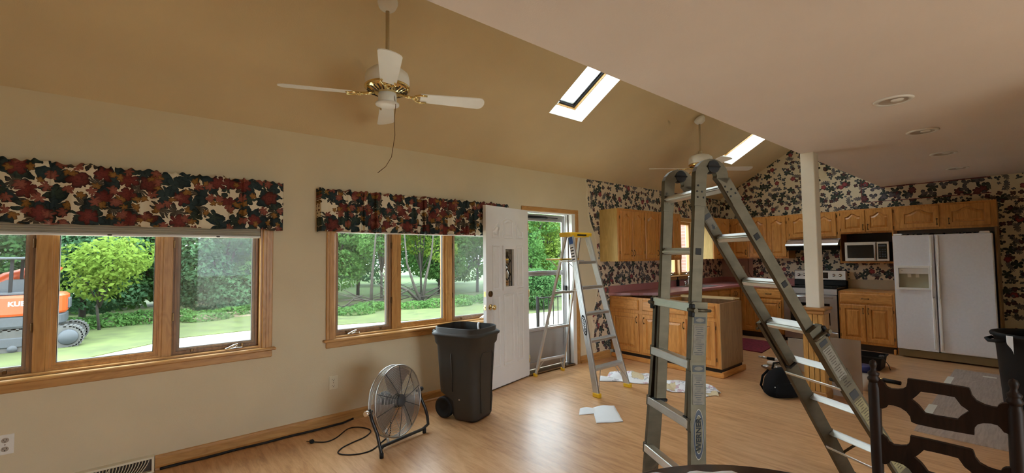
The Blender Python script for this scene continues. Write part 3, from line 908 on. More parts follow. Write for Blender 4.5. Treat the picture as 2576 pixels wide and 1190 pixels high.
def front_door():
    hx, hy, az, Wd, H = 3.652, 4.040, math.radians(193.2), 0.805, 2.025
    u = Vector((math.cos(az), math.sin(az), 0)); nrm = Vector((-u.y, u.x, 0))      # nrm points into the room
    rt = thing('door_1', None, None, (hx, hy, 0.012), kind='structure')
    T = frame((hx, hy, 0.014), u, (0, 0, 1), nrm)       # local x: hinge to free edge, y up, z out
    gx0, gx1, gz0, gz1 = 0.318, 0.487, 1.105, 1.545
    b = holes_slab(MB(T), 0, Wd, 0, H, 0.042, [(gx0, gx1, gz0, gz1)], lambda a, c, w: (a, c, w - 0.042))
    b.build('leaf', M['door_white'], rt)
    steps = [(0, 0.0), (0.004, 0.008), (0.012, 0.008), (0.020, 0.001), (0.030, 0.001), (0.044, 0.007)]
    polys = []
    rows = [(0.215, 1.025), (1.075, 1.585)]
    cols = [(0.105, 0.245), (0.300, 0.505), (0.560, 0.700)]
    for z0, z1 in rows:
        for i, (x0, x1) in enumerate(cols):
            if (z0, i) == (1.075, 1):
                continue
            polys.append([(x0, z0), (x1, z0), (x1, z1), (x0, z1)])
    polys.append(arch_poly(0.300, 0.505, 1.665, 1.905, 0.035))
    polys.append(arch_poly(0.105, 0.245, 1.665, 1.865, 0.10, kind='up_right'))
    polys.append(arch_poly(0.560, 0.700, 1.665, 1.865, 0.10, kind='up_left'))
    for p in polys:
        stepped_panel(MB(T), p, steps).build('door_panel', M['door_white'], rt)
    fr = holes_slab(MB(T), gx0 - 0.035, gx1 + 0.035, gz0 - 0.035, gz1 + 0.035, 0.024, [(gx0 + 0.004, gx1 - 0.004, gz0 + 0.004, gz1 - 0.004)], lambda a, c, w: (a, c, w - 0.002)).build('light_frame', M['door_white'], rt)
    b = MB(T); b.add([(gx0, gz0, -0.02), (gx1, gz0, -0.02), (gx1, gz1, -0.02), (gx0, gz1, -0.02)], [(0, 1, 2, 3)])
    pane = b.build('pane', glass('amber_glass', (0.97, 0.86, 0.62)), rt, recalc=False)
    xm, zm = (gx0 + gx1) / 2, (gz0 + gz1) / 2
    def line(p, q, w=0.0045):
        MB(T).bar((p[0], p[1], -0.018), (q[0], q[1], -0.018), w, 0.006, (0, 0, 1)).build('lead_came', M['black'], pane)
    xa, xb = gx0 + 0.045, gx1 - 0.045
    for x in (gx0 + 0.005, xa, xb, gx1 - 0.005):
        line((x, gz0), (x, gz1))
    for z in (gz0 + 0.05, gz1 - 0.05):
        line((gx0, z), (gx1, z))
    for zc in (gz0 + 0.14, gz1 - 0.14):
        line((xm, zc + 0.07), (gx1 - 0.02, zc), 0.006); line((gx1 - 0.02, zc), (xm, zc - 0.07), 0.006)
        line((xm, zc - 0.07), (gx0 + 0.02, zc), 0.006); line((gx0 + 0.02, zc), (xm, zc + 0.07), 0.006)
    kx = Wd - 0.068
    b = MB(T); b.lathe([(0.033, 0.0), (0.033, 0.006), (0.014, 0.012), (0.012, 0.034), (0.024, 0.042), (0.029, 0.056), (0.024, 0.068), (0.001, 0.071)], (kx, 0.90, 0), (0, 0, 1), 20)
    b.build('door_knob', M['brass'], rt)
    b = MB(T); b.lathe([(0.034, 0.0), (0.034, 0.010), (0.026, 0.018), (0.001, 0.020)], (kx, 1.045, 0), (0, 0, 1), 20)
    b.build('deadbolt', M['bronze'], rt)
    for z in (0.90, 1.045):
        MB(T).bbox((Wd, z - 0.028, -0.033), (Wd + 0.002, z + 0.028, -0.009), 0.0005).build('latch_plate', M['brass'], rt)
    b = MB(T); b.cyl((Wd, 0.90, -0.021), (Wd + 0.013, 0.90, -0.021), 0.009); b.build('latch_bolt', M['brass'], rt)
    for z in (0.2, 1.0, 1.82):
        b = MB(T); b.cyl((-0.006, z - 0.045, 0.003), (-0.006, z + 0.045, 0.003), 0.006); b.build('hinge', M['brass'], rt)
    MB(T).box((0.0, -0.010, -0.036), (Wd, 0.0, -0.006)).build('door_sweep', M['toe'], rt)
front_door()

def door_surround():
    x0, x1, _, z1 = DOOR
    rt = thing('trim_1', None, None, ((x0 + x1) / 2, WY, 0), kind='structure')
    for xa, xb in ((x0 - 0.085, x0 - 0.018), (x1 + 0.050, x1 + 0.117)):
        MB().bbox((xa, WY - 0.018, 0), (xb, WY, z1 - 0.006), 0.006).build('casing', M['trim'], rt)
    MB().bbox((x0 - 0.085, WY - 0.018, z1 - 0.006), (x1 + 0.117, WY, z1 + 0.05), 0.006).build('head_casing', M['trim_x'], rt)
    for xa, xb in ((x0 - 0.02, x0 + 0.016), (x1 - 0.016, x1 + 0.052)):
        MB().box((xa, WY - 0.012, 0), (xb, WY - 0.0005, z1 - 0.004)).build('jamb_edge', M['white_paint'], rt)
    for xa, xb in ((x0, x0 + 0.016), (x1 - 0.016, x1)):
        MB().box((xa, WY - 0.001, 0), (xb, WY + WT, z1)).build('jamb', M['white_paint'], rt)
    MB().box((x0, WY - 0.006, z1 - 0.016), (x1, WY + WT, z1)).build('head_jamb', M['white_paint'], rt)
    for xa, xb in ((x0 + 0.016, x0 + 0.028), (x1 - 0.028, x1 - 0.016)):
        MB().box((xa, WY + 0.06, 0.02), (xb, WY + 0.11, z1 - 0.016)).build('door_stop', M['white_paint'], rt)
    MB().box((x1 - 0.0285, WY + 0.05, 0.02), (x1 - 0.018, WY + 0.060, z1 - 0.016)).build('weatherstrip', M['toe'], rt)
    MB().bbox((x0, WY - 0.03, 0.0), (x1, WY + WT, 0.022), 0.008).build('threshold', M['bronze'], rt)
    b = MB(); b.bbox((x1 - 0.019, WY + 0.02, 0.87), (x1 - 0.0155, WY + 0.05, 0.94), 0.001); b.build('strike_plate', M['brass'], rt)
door_surround()

def storm_door():
    x0, x1 = DOOR[0] + 0.03, DOOR[1] - 0.03
    y0, y1 = WY + 0.112, WY + 0.142
    rt = thing('door_2', None, None, ((x0 + x1) / 2, y0, 0.02), kind='structure')
    st = 0.040
    zt = 2.015
    for xa, xb in ((x0, x0 + st), (x1 - st, x1)):
        MB().bbox((xa, y0, 0.03), (xb, y1, zt), 0.003).build('stile', M['storm'], rt)
    for za, zb in ((zt - 0.075, zt), (1.222, 1.262), (0.50, 0.535), (0.03, 0.11)):
        MB().bbox((x0 + st, y0, za), (x1 - st, y1, zb), 0.003).build('rail', M['storm'], rt)
    MB().bbox((x0 + st, y0 + 0.010, 0.11), (x1 - st, y1 - 0.008, 0.50), 0.003).build('kick_panel', M['storm_panel'], rt)
    for za, zb in ((1.262, zt - 0.075), (0.535, 1.222)):
        y = y0 + 0.016
        b = MB(); b.add([(x0 + st, y, za), (x1 - st, y, za), (x1 - st, y, zb), (x0 + st, y, zb)], [(0, 1, 2, 3)])
        b.build('pane', M['glass'], rt, recalc=False)
        rect_ring(x0 + st, x1 - st, za, zb, 0.012, y0 + 0.006, y0 + 0.024).build('glazing_bead', M['storm'], rt)
    b = MB(); b.cyl((x0 + 0.08, y0 - 0.022, 1.975), (x0 + 0.40, y0 - 0.022, 1.975), 0.017); b.cyl((x0 + 0.40, y0 - 0.022, 1.975), (x0 + 0.62, y0 - 0.022, 1.975), 0.005)
    b.bbox((x0 + 0.38, y0 - 0.03, 1.963), (x0 + 0.43, y0, 1.987), 0.003); b.build('closer', M['black'], rt)
    b = MB(); b.bbox((x1 - st + 0.004, y0 - 0.035, 0.99), (x1 - 0.006, y0, 1.06), 0.004); b.build('latch', M['black'], rt)
storm_door()

# ------------------------------------------------------------------ outlets, vent, cable
def outlet(loc, ax, nrm, label, plate, w=0.074, h=0.118):
    T = frame(loc, ax, (0, 0, 1), nrm)
    t = thing('wall_outlet', label, 'outlet', loc, group='wall outlets')
    MB(T).bbox((-w / 2, -h / 2, 0), (w / 2, h / 2, 0.006), 0.002).build('cover_plate', plate, t)
    for s in (-1, 1):
        q = [(0.017 * math.cos(a) * (1 if abs(math.cos(a)) < 0.9 else 0.97), s * 0.026 + 0.015 * math.sin(a)) for a in [i * math.pi / 8 for i in range(16)]]
        r = MB(T); r.prism(q, 0.005, 0.008); r = r.build('receptacle', M['drywall'] if plate == M['white_plastic'] else M['cream'], t)
        for sx in (-0.007, 0.007):
            MB(T).box((sx - 0.0012, s * 0.026 - 0.001, 0.0075), (sx + 0.0012, s * 0.026 + 0.008, 0.0085)).build('slot', M['black'], r)
        g = MB(T); g.cyl((0, s * 0.026 - 0.008, 0.0070), (0, s * 0.026 - 0.008, 0.0085), 0.003, n=8); g.build('slot', M['black'], r)
    s = MB(T); s.cyl((0, 0, 0.005), (0, 0, 0.0075), 0.003, n=8); s.build('screw', M['bronze'], t)
outlet((-0.617, WY, 0.368), (1, 0, 0), (0, -1, 0), 'white double outlet low on the wall under the window with the digger outside', M['white_plastic'])
outlet((1.316, WY, 0.368), (1, 0, 0), (0, -1, 0), 'cream double outlet low on the wall behind the round floor fan', M['cream'])
outlet((BX - 0.002, 3.66, 1.175), (0, -1, 0), (-1, 0, 0), 'outlet on the bare pinkish patch above the kitchen counter', M['cream'])

def vent():
    x0, x1 = -0.69, 0.088
    t = thing('floor_register', 'cream baseboard heating register with curved slats at the foot of the wall', 'vent', ((x0 + x1) / 2, WY - 0.03, 0))
    prof = [(WY, 0.0), (WY - 0.055, 0.0), (WY - 0.058, 0.012), (WY - 0.030, 0.092), (WY - 0.012, 0.100), (WY, 0.104)]
    b = MB(frame((0, 0, 0), (0, 1, 0), (0, 0, 1), (1, 0, 0)))
    b.prism([(WY, 0), (WY - 0.030, 0), (WY - 0.012, 0.09), (WY, 0.09)], x0 + 0.012, x1 - 0.012); b.build('backing', M['toe'], t)
    for xa, xb in ((x0, x0 + 0.014), (x1 - 0.014, x1)):
        b = MB(frame((0, 0, 0), (0, 1, 0), (0, 0, 1), (1, 0, 0))); b.prism(prof, xa, xb); b.build('end_cap', M['cream'], t)
    b = MB(frame((0, 0, 0), (0, 1, 0), (0, 0, 1), (1, 0, 0))); b.prism([(WY, 0.088), (WY - 0.032, 0.086), (WY - 0.028, 0.098), (WY, 0.106)], x0, x1); b.build('top_rail', M['cream'], t)
    b = MB(frame((0, 0, 0), (0, 1, 0), (0, 0, 1), (1, 0, 0))); b.prism([(WY, 0), (WY - 0.058, 0), (WY - 0.056, 0.010), (WY, 0.010)], x0, x1); b.build('bottom_rail', M['cream'], t)
    n = 44
    for i in range(n):
        u = -1 + 2 * (i + 0.5) / n
        xc = (x0 + x1) / 2 + u * (x1 - x0) / 2 * 0.95
        lean = 0.05 * u * (1 if abs(u) > 0.1 else 0)
        pts = [(xc - lean * (1 - k / 5.0) ** 1.6, WY - 0.055 + 0.025 * k / 5.0, 0.010 + 0.078 * k / 5.0) for k in range(6)]
        MB().tube(pts, 0.0028, 5).build('slat', M['cream'], t)
    b = MB(); b.bar(((x0 + x1) / 2 + 0.11, WY - 0.057, 0.01), ((x0 + x1) / 2 + 0.16, WY - 0.034, 0.086), 0.006, 0.004); b.build('damper_lever', M['cream'], t)
vent()

b = MB(); pts = []
for i in range(60):
    u = i / 59
    pts.append((0.12 + 1.36 * u, WY - 0.046 + 0.004 * math.sin(u * 23), 0.010 + (0.018 * max(0, (u - 0.93) / 0.07))))
b.tube(pts, 0.009, 8)
tag(b.build('floor_cable', M['black']), 'black cable lying along the baseboard left of the round floor fan', 'cable')

# ------------------------------------------------------------------ kitchen cabinets
def face_frame(T, x0, y0, x1, y1):
    return T @ Matrix.Translation((x0, y0, 0))

def pull(T, x, y, vert, mat, parent):
    b = MB(T)
    L = 0.038
    pts = []
    for i in range(9):
        a = -1 + 2 * i / 8
        pts.append((a * L, 0.0, 0.022 * (1 - a * a) + 0.004))
    if vert:
        pts = [(0, p[0], p[2]) for p in pts]
    pts = [(x + p[0], y + p[1], p[2] + 0.019) for p in pts]
    b.tube(pts, 0.0042, 7)
    for e in (pts[0], pts[-1]):
        b.lathe([(0.010, 0.0), (0.010, 0.004), (0.005, 0.008), (0.001, 0.009)], (e[0], e[1], 0.018), (0, 0, 1), 10)
    return b.build('handle', mat, parent)

def door_leaf(T, x0, y0, x1, y1, arch, mat, parent, handle=None, name='door', fw=0.056, hmat=None, hvert=True):
    """frame-and-panel door: stepped frame mesh with the raised panel as a piece of its own"""
    a = arch_poly(x0 + fw, x1 - fw, y0 + fw, y1 - fw * (0.75 if arch else 1), arch, 18, 'cathedral') if arch else arch_poly(x0 + fw, x1 - fw, y0 + fw, y1 - fw, 0.0, 4, 'arc')
    n = len(a) - 2
    def outer(m):
        X0, X1, Y0, Y1 = x0 + m, x1 - m, y0 + m, y1 - m
        return [(X0, Y0), (X1, Y0)] + [(X1 - (X1 - X0) * i / (n - 1), Y1) for i in range(n)]
    L = lambda p, z: [(q[0], q[1], z) for q in p]
    b = MB(T)
    b.loft([L(outer(0), 0.001), L(outer(0), 0.014), L(outer(0.005), 0.019), L(a, 0.019), L(inset(a, 0.006), 0.005), L(inset(a, 0.018), 0.003)])
    d = b.build(name, mat, parent)
    b = MB(T)
    b.loft([L(inset(a, 0.010), 0.001), L(inset(a, 0.010), 0.0055), L(inset(a, 0.015), 0.0065), L(inset(a, 0.038), 0.0178)], cap1=True)
    b.build('raised_panel', mat, d)
    if handle:
        pull(T, handle[0], handle[1], hvert, hmat or M['bronze'], d)
    return d

def drawer_front(T, x0, y0, x1, y1, mat, parent, handle=True, hmat=None):
    b = MB(T)
    R = lambda m, z: [(x0 + m, y0 + m, z), (x1 - m, y0 + m, z), (x1 - m, y1 - m, z), (x0 + m, y1 - m, z)]
    b.loft([R(0, 0.001), R(0, 0.012), R(0.012, 0.019)], cap1=True)
    d = b.build('drawer', mat, parent)
    if handle:
        pull(T, (x0 + x1) / 2, (y0 + y1) / 2, False, hmat or M['bronze'], d)
    return d

def hinge_pair(T, x, y0, y1, parent):
    for q in (0.14, 0.86):
        b = MB(T); y = y0 + (y1 - y0) * q
        b.bbox((x - 0.006, y - 0.022, 0.0), (x + 0.006, y + 0.022, 0.006), 0.002)
        b.build('hinge', M['bronze'], parent)

def carcass(T, w, h, d, parent, mat, sides=None, toe=0.0, open_top=False, niche=None):
    """niche: (y0, y1) open compartment in the front"""
    if open_top:
        b = MB(T)
        b.box((0, toe, -0.018), (w, h, 0)); b.build('face', mat, parent)
        for xa in (0, w - 0.016):
            MB(T).box((xa, toe, -d), (xa + 0.016, h, -0.018)).build('side_panel', sides or mat, parent)
        MB(T).box((0.016, toe, -d), (w - 0.016, h, -d + 0.012)).build('back_panel', M['oak_dull'], parent)
        MB(T).box((0.016, toe, -d + 0.012), (w - 0.016, toe + 0.016, -0.018)).build('floor_panel', M['oak_dull'], parent)
    elif niche:
        y0, y1 = niche
        b = MB(T); b.box((0, y1, -d), (w, h, 0)); b.build('body', mat, parent)
        for xa in (0, w - 0.020):
            MB(T).box((xa, 0, -d), (xa + 0.020, y1, 0)).build('side_panel', mat, parent)
        MB(T).box((0.020, 0, -d), (w - 0.020, y0, 0.004)).build('shelf', mat, parent)
        MB(T).box((0.020, y0, -d), (w - 0.020, y1, -d + 0.008)).build('back_panel', M['toe'], parent)
    else:
        b = MB(T); b.box((0, toe, -d), (w, h, 0)); b.build('body', mat, parent)
        if sides:
            for xa in (-0.003, w):
                MB(T).box((xa, toe, -d), (xa + 0.003, h, -0.020)).build('side_veneer', sides, parent)
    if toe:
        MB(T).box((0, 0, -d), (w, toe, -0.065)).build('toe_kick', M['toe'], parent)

TX = lambda yl, z, x: frame((x, yl, z), (0, -1, 0), (0, 0, 1), (-1, 0, 0))       # faces -X, x runs to the viewer's right
TY = lambda xl, z, y: frame((xl, y, z), (1, 0, 0), (0, 0, 1), (0, -1, 0))        # faces -Y
UG = 'oak wall cabinets'; BG = 'oak base cabinets'

def upper(label, T, w, h, doors, d=0.33, sides=None, arch=0.045, niche=None):
    t = thing('wall_cabinet', label, 'cabinet', T.to_translation(), group=UG)
    carcass(T, w, h, d - 0.002, t, M['oak'], sides, niche=niche)
    for (x0, x1, y0, y1, hs) in doors:
        hx = x1 - 0.026 if hs == 'r' else x0 + 0.026
        door_leaf(T, x0, y0, x1, y1, arch, M['oak'], t, (hx, y0 + (0.085 if y1 - y0 > 0.5 else 0.075)) if hs else None)
        hinge_pair(T, (x0 - 0.008) if hs == 'r' else (x1 + 0.008), y0, y1, t)
    return t

UY = 3.73
upper('oak wall cabinet with two narrow arched doors beside the torn wallpaper edge', TY(5.08, 1.38, UY), 0.62, 0.75, [(0.035, 0.306, 0.03, 0.72, 'r'), (0.314, 0.605, 0.03, 0.72, 'l')], sides=M['oak_side'])
upper('middle oak wall cabinet of the three left of the kitchen window', TY(5.703, 1.38, UY), 0.775, 0.75, [(0.02, 0.365, 0.03, 0.72, 'r'), (0.40, 0.755, 0.03, 0.72, 'l')])
upper('narrow oak wall cabinet with one arched door right against the kitchen window', TY(6.481, 1.38, UY), 0.285, 0.75, [(0.025, 0.26, 0.03, 0.72, 'l')])
upper('oak corner wall cabinet with pale end panel, right of the kitchen window', TY(7.905, 1.38, UY), 0.660, 0.75, [(0.12, 0.60, 0.03, 0.72, 'l')], sides=M['oak_side'])
UX = 8.57
upper('oak wall cabinet with one arched door beside the kitchen corner', TX(3.728, 1.38, UX), 0.340, 0.75, [(0.028, 0.310, 0.03, 0.72, 'r')], d=0.35)
upper('oak wall cabinet with a pair of tall arched doors next to the range hood', TX(3.386, 1.38, UX), 0.640, 0.75, [(0.02, 0.305, 0.03, 0.72, 'r'), (0.325, 0.615, 0.03, 0.72, 'l')], d=0.35)
upper('short oak wall cabinet over the range hood, partly behind the post', TX(2.744, 1.705, UX), 0.730, 0.43, [(0.03, 0.355, 0.025, 0.405, 'r'), (0.372, 0.700, 0.025, 0.405, 'l')], d=0.35, arch=0.05)
upper('oak wall cabinet with two short doors above the microwave shelf', TX(2.012, 1.300, UX), 0.692, 0.845, [(0.028, 0.338, 0.485, 0.825, 'r'), (0.346, 0.668, 0.485, 0.825, 'l')], d=0.35, arch=0.05, niche=(0.030, 0.465))
t = thing('wall_cabinet', 'wide oak cabinet above the white fridge with tall panels down both sides', 'cabinet', (UX, 0.8, 0), group=UG)
T = TX(1.318, 1.787, UX)
MB(T).box((0, 0, -0.348), (1.02, 0.36, 0)).build('body', M['oak'], t)
for x0, x1, hx in ((0.045, 0.475, 0.449), (0.545, 0.965, 0.571)):
    door_leaf(T, x0, 0.03, x1, 0.335, 0.055, M['oak'], t, (hx, 0.105))
MB().box((8.585, 0.318, 1.728), (8.60, 1.302, 1.786)).build('gap_shade', M['toe'], t)  # dark sheet standing in for shade in the gap over the fridge
MB().box((8.30, 1.303, 0), (BX - 0.002, 1.318, 1.786)).build('side_panel', M['oak'], t)
MB().box((8.30, 0.298, 0), (BX - 0.002, 0.316, 1.786)).build('side_panel', M['oak_dull'], t)

# base cabinets -----------------------------------------------------------------
def base(label, T, w, parts, d=0.60, h=0.875, toe=0.10, sides=None, open_top=False):
    t = thing('base_cabinet', label, 'cabinet', T.to_translation(), group=BG)
    carcass(T, w, h, d, t, M['oak'], sides, toe, open_top)
    for p in parts:
        if p[0] == 'drawer':
            drawer_front(T, p[1], p[3], p[2], p[4], M[p[6]] if len(p) > 6 else M['oak_h'], t, p[5])
        else:
            hx = p[2] - 0.026 if p[5] == 'r' else p[1] + 0.026
            door_leaf(T, p[1], p[3], p[2], p[4], 0.0, M['oak'], t, (hx, p[4] - 0.085))
            hinge_pair(T, (p[1] - 0.008) if p[5] == 'r' else (p[2] + 0.008), p[3], p[4], t)
    return t

PX = 5.275
y0 = 4.054
t = base('open-topped oak base cabinet of the peninsula against the window wall', TX(y0, 0, PX), 0.805, [
    ('drawer', 0.03, 0.49, 0.70, 0.845, False), ('drawer', 0.555, 0.785, 0.70, 0.845, False),
    ('door', 0.03, 0.49, 0.128, 0.655, 'r'), ('door', 0.555, 0.785, 0.128, 0.655, 'l')], d=0.57, open_top=True)
t2 = base('open-topped oak base cabinet at the free end of the peninsula, by the rug', TX(y0 - 0.807, 0, PX), 0.803, [
    ('drawer', 0.03, 0.375, 0.70, 0.845, False), ('drawer', 0.41, 0.745, 0.70, 0.845, False),
    ('door', 0.03, 0.375, 0.128, 0.655, 'r'), ('door', 0.41, 0.745, 0.128, 0.655, 'l')], d=0.57, open_top=True)
MB().box((PX - 0.004, 2.436, 0.10), (PX + 0.585, 2.442, 0.875)).build('end_panel', M['oak_dull'], t2)
MB().box((PX + 0.574, 2.44, 0.10), (PX + 0.588, 3.41, 0.874)).build('back_skin', M['oak_dull'], t2)
b = MB(); b.bbox((PX - 0.028, 2.42, 0.0), (PX + 0.0, 4.03, 0.062), 0.008); b.build('base_moulding', M['oak_h'], t2)
b = MB(); b.bbox((PX - 0.028, 2.408, 0.0), (PX + 0.60, 2.435, 0.075), 0.010); b.build('base_moulding', M['oak_hx'], t2)
base('dark-shaded oak sink cabinet under the kitchen window counter', TY(5.872, 0, 3.462), 1.55, [
    ('drawer', 0.03, 0.74, 0.70, 0.845, False, 'oak_hx'), ('drawer', 0.80, 1.52, 0.70, 0.845, False, 'oak_hx'),
    ('door', 0.03, 0.375, 0.128, 0.655, 'r'), ('door', 0.395, 0.74, 0.128, 0.655, 'l'), ('door', 0.80, 1.15, 0.128, 0.655, 'r'), ('door', 1.17, 1.52, 0.128, 0.655, 'l')], d=0.585, open_top=True)
base('oak base cabinet with tall plain doors running into the kitchen corner', TY(7.424, 0, 3.462), 0.85, [
    ('drawer', 0.03, 0.40, 0.70, 0.845, False, 'oak_hx'), ('door', 0.03, 0.40, 0.128, 0.655, 'r'), ('door', 0.46, 0.62, 0.128, 0.845, 'r'), ('door', 0.63, 0.82, 0.128, 0.845, 'l')], d=0.585, open_top=True)
base('oak base cabinet with a drawer and one door left of the range', TX(3.458, 0, 8.278), 0.700, [
    ('door', 0.03, 0.25, 0.128, 0.845, 'l'), ('drawer', 0.29, 0.67, 0.70, 0.845, True), ('door', 0.29, 0.67, 0.128, 0.675, 'r')], d=0.63)
t = base('oak base cabinet with a wide drawer and two doors, between the range and the fridge', TX(1.983, 0, 8.262), 0.663, [
    ('drawer', 0.022, 0.640, 0.705, 0.850, True), ('door', 0.022, 0.325, 0.135, 0.680, 'r'), ('door', 0.336, 0.640, 0.135, 0.680, 'l')], d=0.65)
MB().box((8.262, 1.322, 0.8755), (BX - 0.004, 1.981, 0.880)).build('top_board', M['oak_h'], t)
MB().bbox((8.232, 1.322, 0.0), (8.258, 1.350, 0.075), 0.004).build('corner_block', M['oak'], t)

# countertop, mitred where the peninsula top was cut off -------------------------
ct = thing('countertop', 'dusty rose laminate countertop running under the kitchen window into the corner', 'countertop', (7.0, 3.7, 0.876))
b = MB()
zc0, zc1 = 0.8765, 0.915
cut = [(5.25, 4.054)]
for i in range(1, 14):
    u = i / 14
    cut.append((5.25 + 0.62 * u + random.uniform(-0.012, 0.012), 4.054 - 0.624 * u + random.uniform(-0.012, 0.012)))
cut.append((5.87, 3.43))
b.prism(cut + [(6.98, 3.43), (6.98, 4.054)], zc0, zc1)
b.box((6.98, 3.43, zc0), (7.76, 3.55, zc1)); b.box((6.98, 3.97, zc0), (7.76, 4.054, zc1))
b.prism([(7.76, 3.43), (8.255, 3.43), (8.255, 2.757), (BX - 0.002, 2.757), (BX - 0.002, 4.054), (7.76, 4.054)], zc0, zc1)
b.build('top', M['laminate'], ct)
b = MB(); b.box((5.25, WY - 0.022, zc1), (BX - 0.004, WY - 0.003, 1.015)); b.build('backsplash', M['laminate'], ct)
b = MB(); b.box((BX - 0.024, 2.757, zc1), (BX - 0.004, WY - 0.022, 1.015)); b.build('backsplash', M['laminate'], ct)

s = thing('kitchen_sink', 'stainless double-bowl sink set in the rose countertop', 'sink', (7.37, 3.76, 0.915))
b = holes_slab(MB(), 6.965, 7.775, 3.535, 3.985, 0.004, [(7.00, 7.35, 3.57, 3.92), (7.39, 7.74, 3.57, 3.92)], lambda u, v, w: (u, v, 0.9155 + w))
b.build('rim', M['steel'], s)
for xa, xb in ((7.00, 7.35), (7.39, 7.74)):
    L = lambda m, z: [(xa + m, 3.57 + m, z), (xb - m, 3.57 + m, z), (xb - m, 3.92 - m, z), (xa + m, 3.92 - m, z)]
    b = MB(); b.loft([L(0, 0.917), L(0.012, 0.79), L(0.05, 0.765)], cap1=True)
    bw = b.build('bowl', M['steel'], s, recalc=False)
    b = MB(); b.lathe([(0.04, 0.766), (0.036, 0.768), (0.001, 0.767)], ((xa + xb) / 2, 3.745, 0), n=16); b.build('drain', M['chrome'], bw)
f = thing('kitchen_faucet', 'chrome faucet standing behind the sink', 'faucet', (7.37, 3.955, 0.92))
b = MB(); b.bbox((7.25, 3.935, 0.9195), (7.49, 3.978, 0.938), 0.008); b.build('deck_plate', M['chrome'], f)
b = MB(); b.tube([(7.37, 3.957, 0.935), (7.37, 3.955, 1.03), (7.37, 3.93, 1.075), (7.37, 3.87, 1.085), (7.37, 3.80, 1.06), (7.37, 3.785, 1.03)], [0.016, 0.014, 0.012, 0.011, 0.011, 0.012], 10); b.build('spout', M['chrome'], f)
for x in (7.28, 7.46):
    b = MB(); b.lathe([(0.016, 0), (0.014, 0.03), (0.022, 0.036), (0.022, 0.052), (0.001, 0.058)], (x, 3.957, 0.937), n=12); b.build('tap_handle', M['chrome'], f)
b = MB(); b.lathe([(0.025, 0.0), (0.027, 0.10), (0.024, 0.115), (0.010, 0.122), (0.008, 0.150)], (7.10, 3.995, 0.9155), n=14); b.lathe([(0.016, 0.150), (0.016, 0.160), (0.001, 0.163)], (7.10, 3.995, 0.9155), n=12); b.tube([(7.10, 3.995, 1.07), (7.10, 3.965, 1.072)], 0.005, 6)
tag(b.build('soap_bottle', M['black']), 'small black soap bottle on the counter beside the sink', 'bottle')

b = MB(); b.bar((5.655, 3.13, 0.9055), (5.735, 2.47, 0.9055), 0.085, 0.030, (0, 0, 1), 0.003)
tag(b.build('wood_cleat', M['pine']), 'bare pine board lying across the open peninsula cabinets', 'board')
b = MB(); b.bar((5.83, 3.0, 0.8985), (5.845, 2.45, 0.8985), 0.03, 0.016, (0, 0, 1), 0.002)
tag(b.build('wood_strip', M['pine']), 'thin pine strip along the back edge of the open peninsula', 'strip')

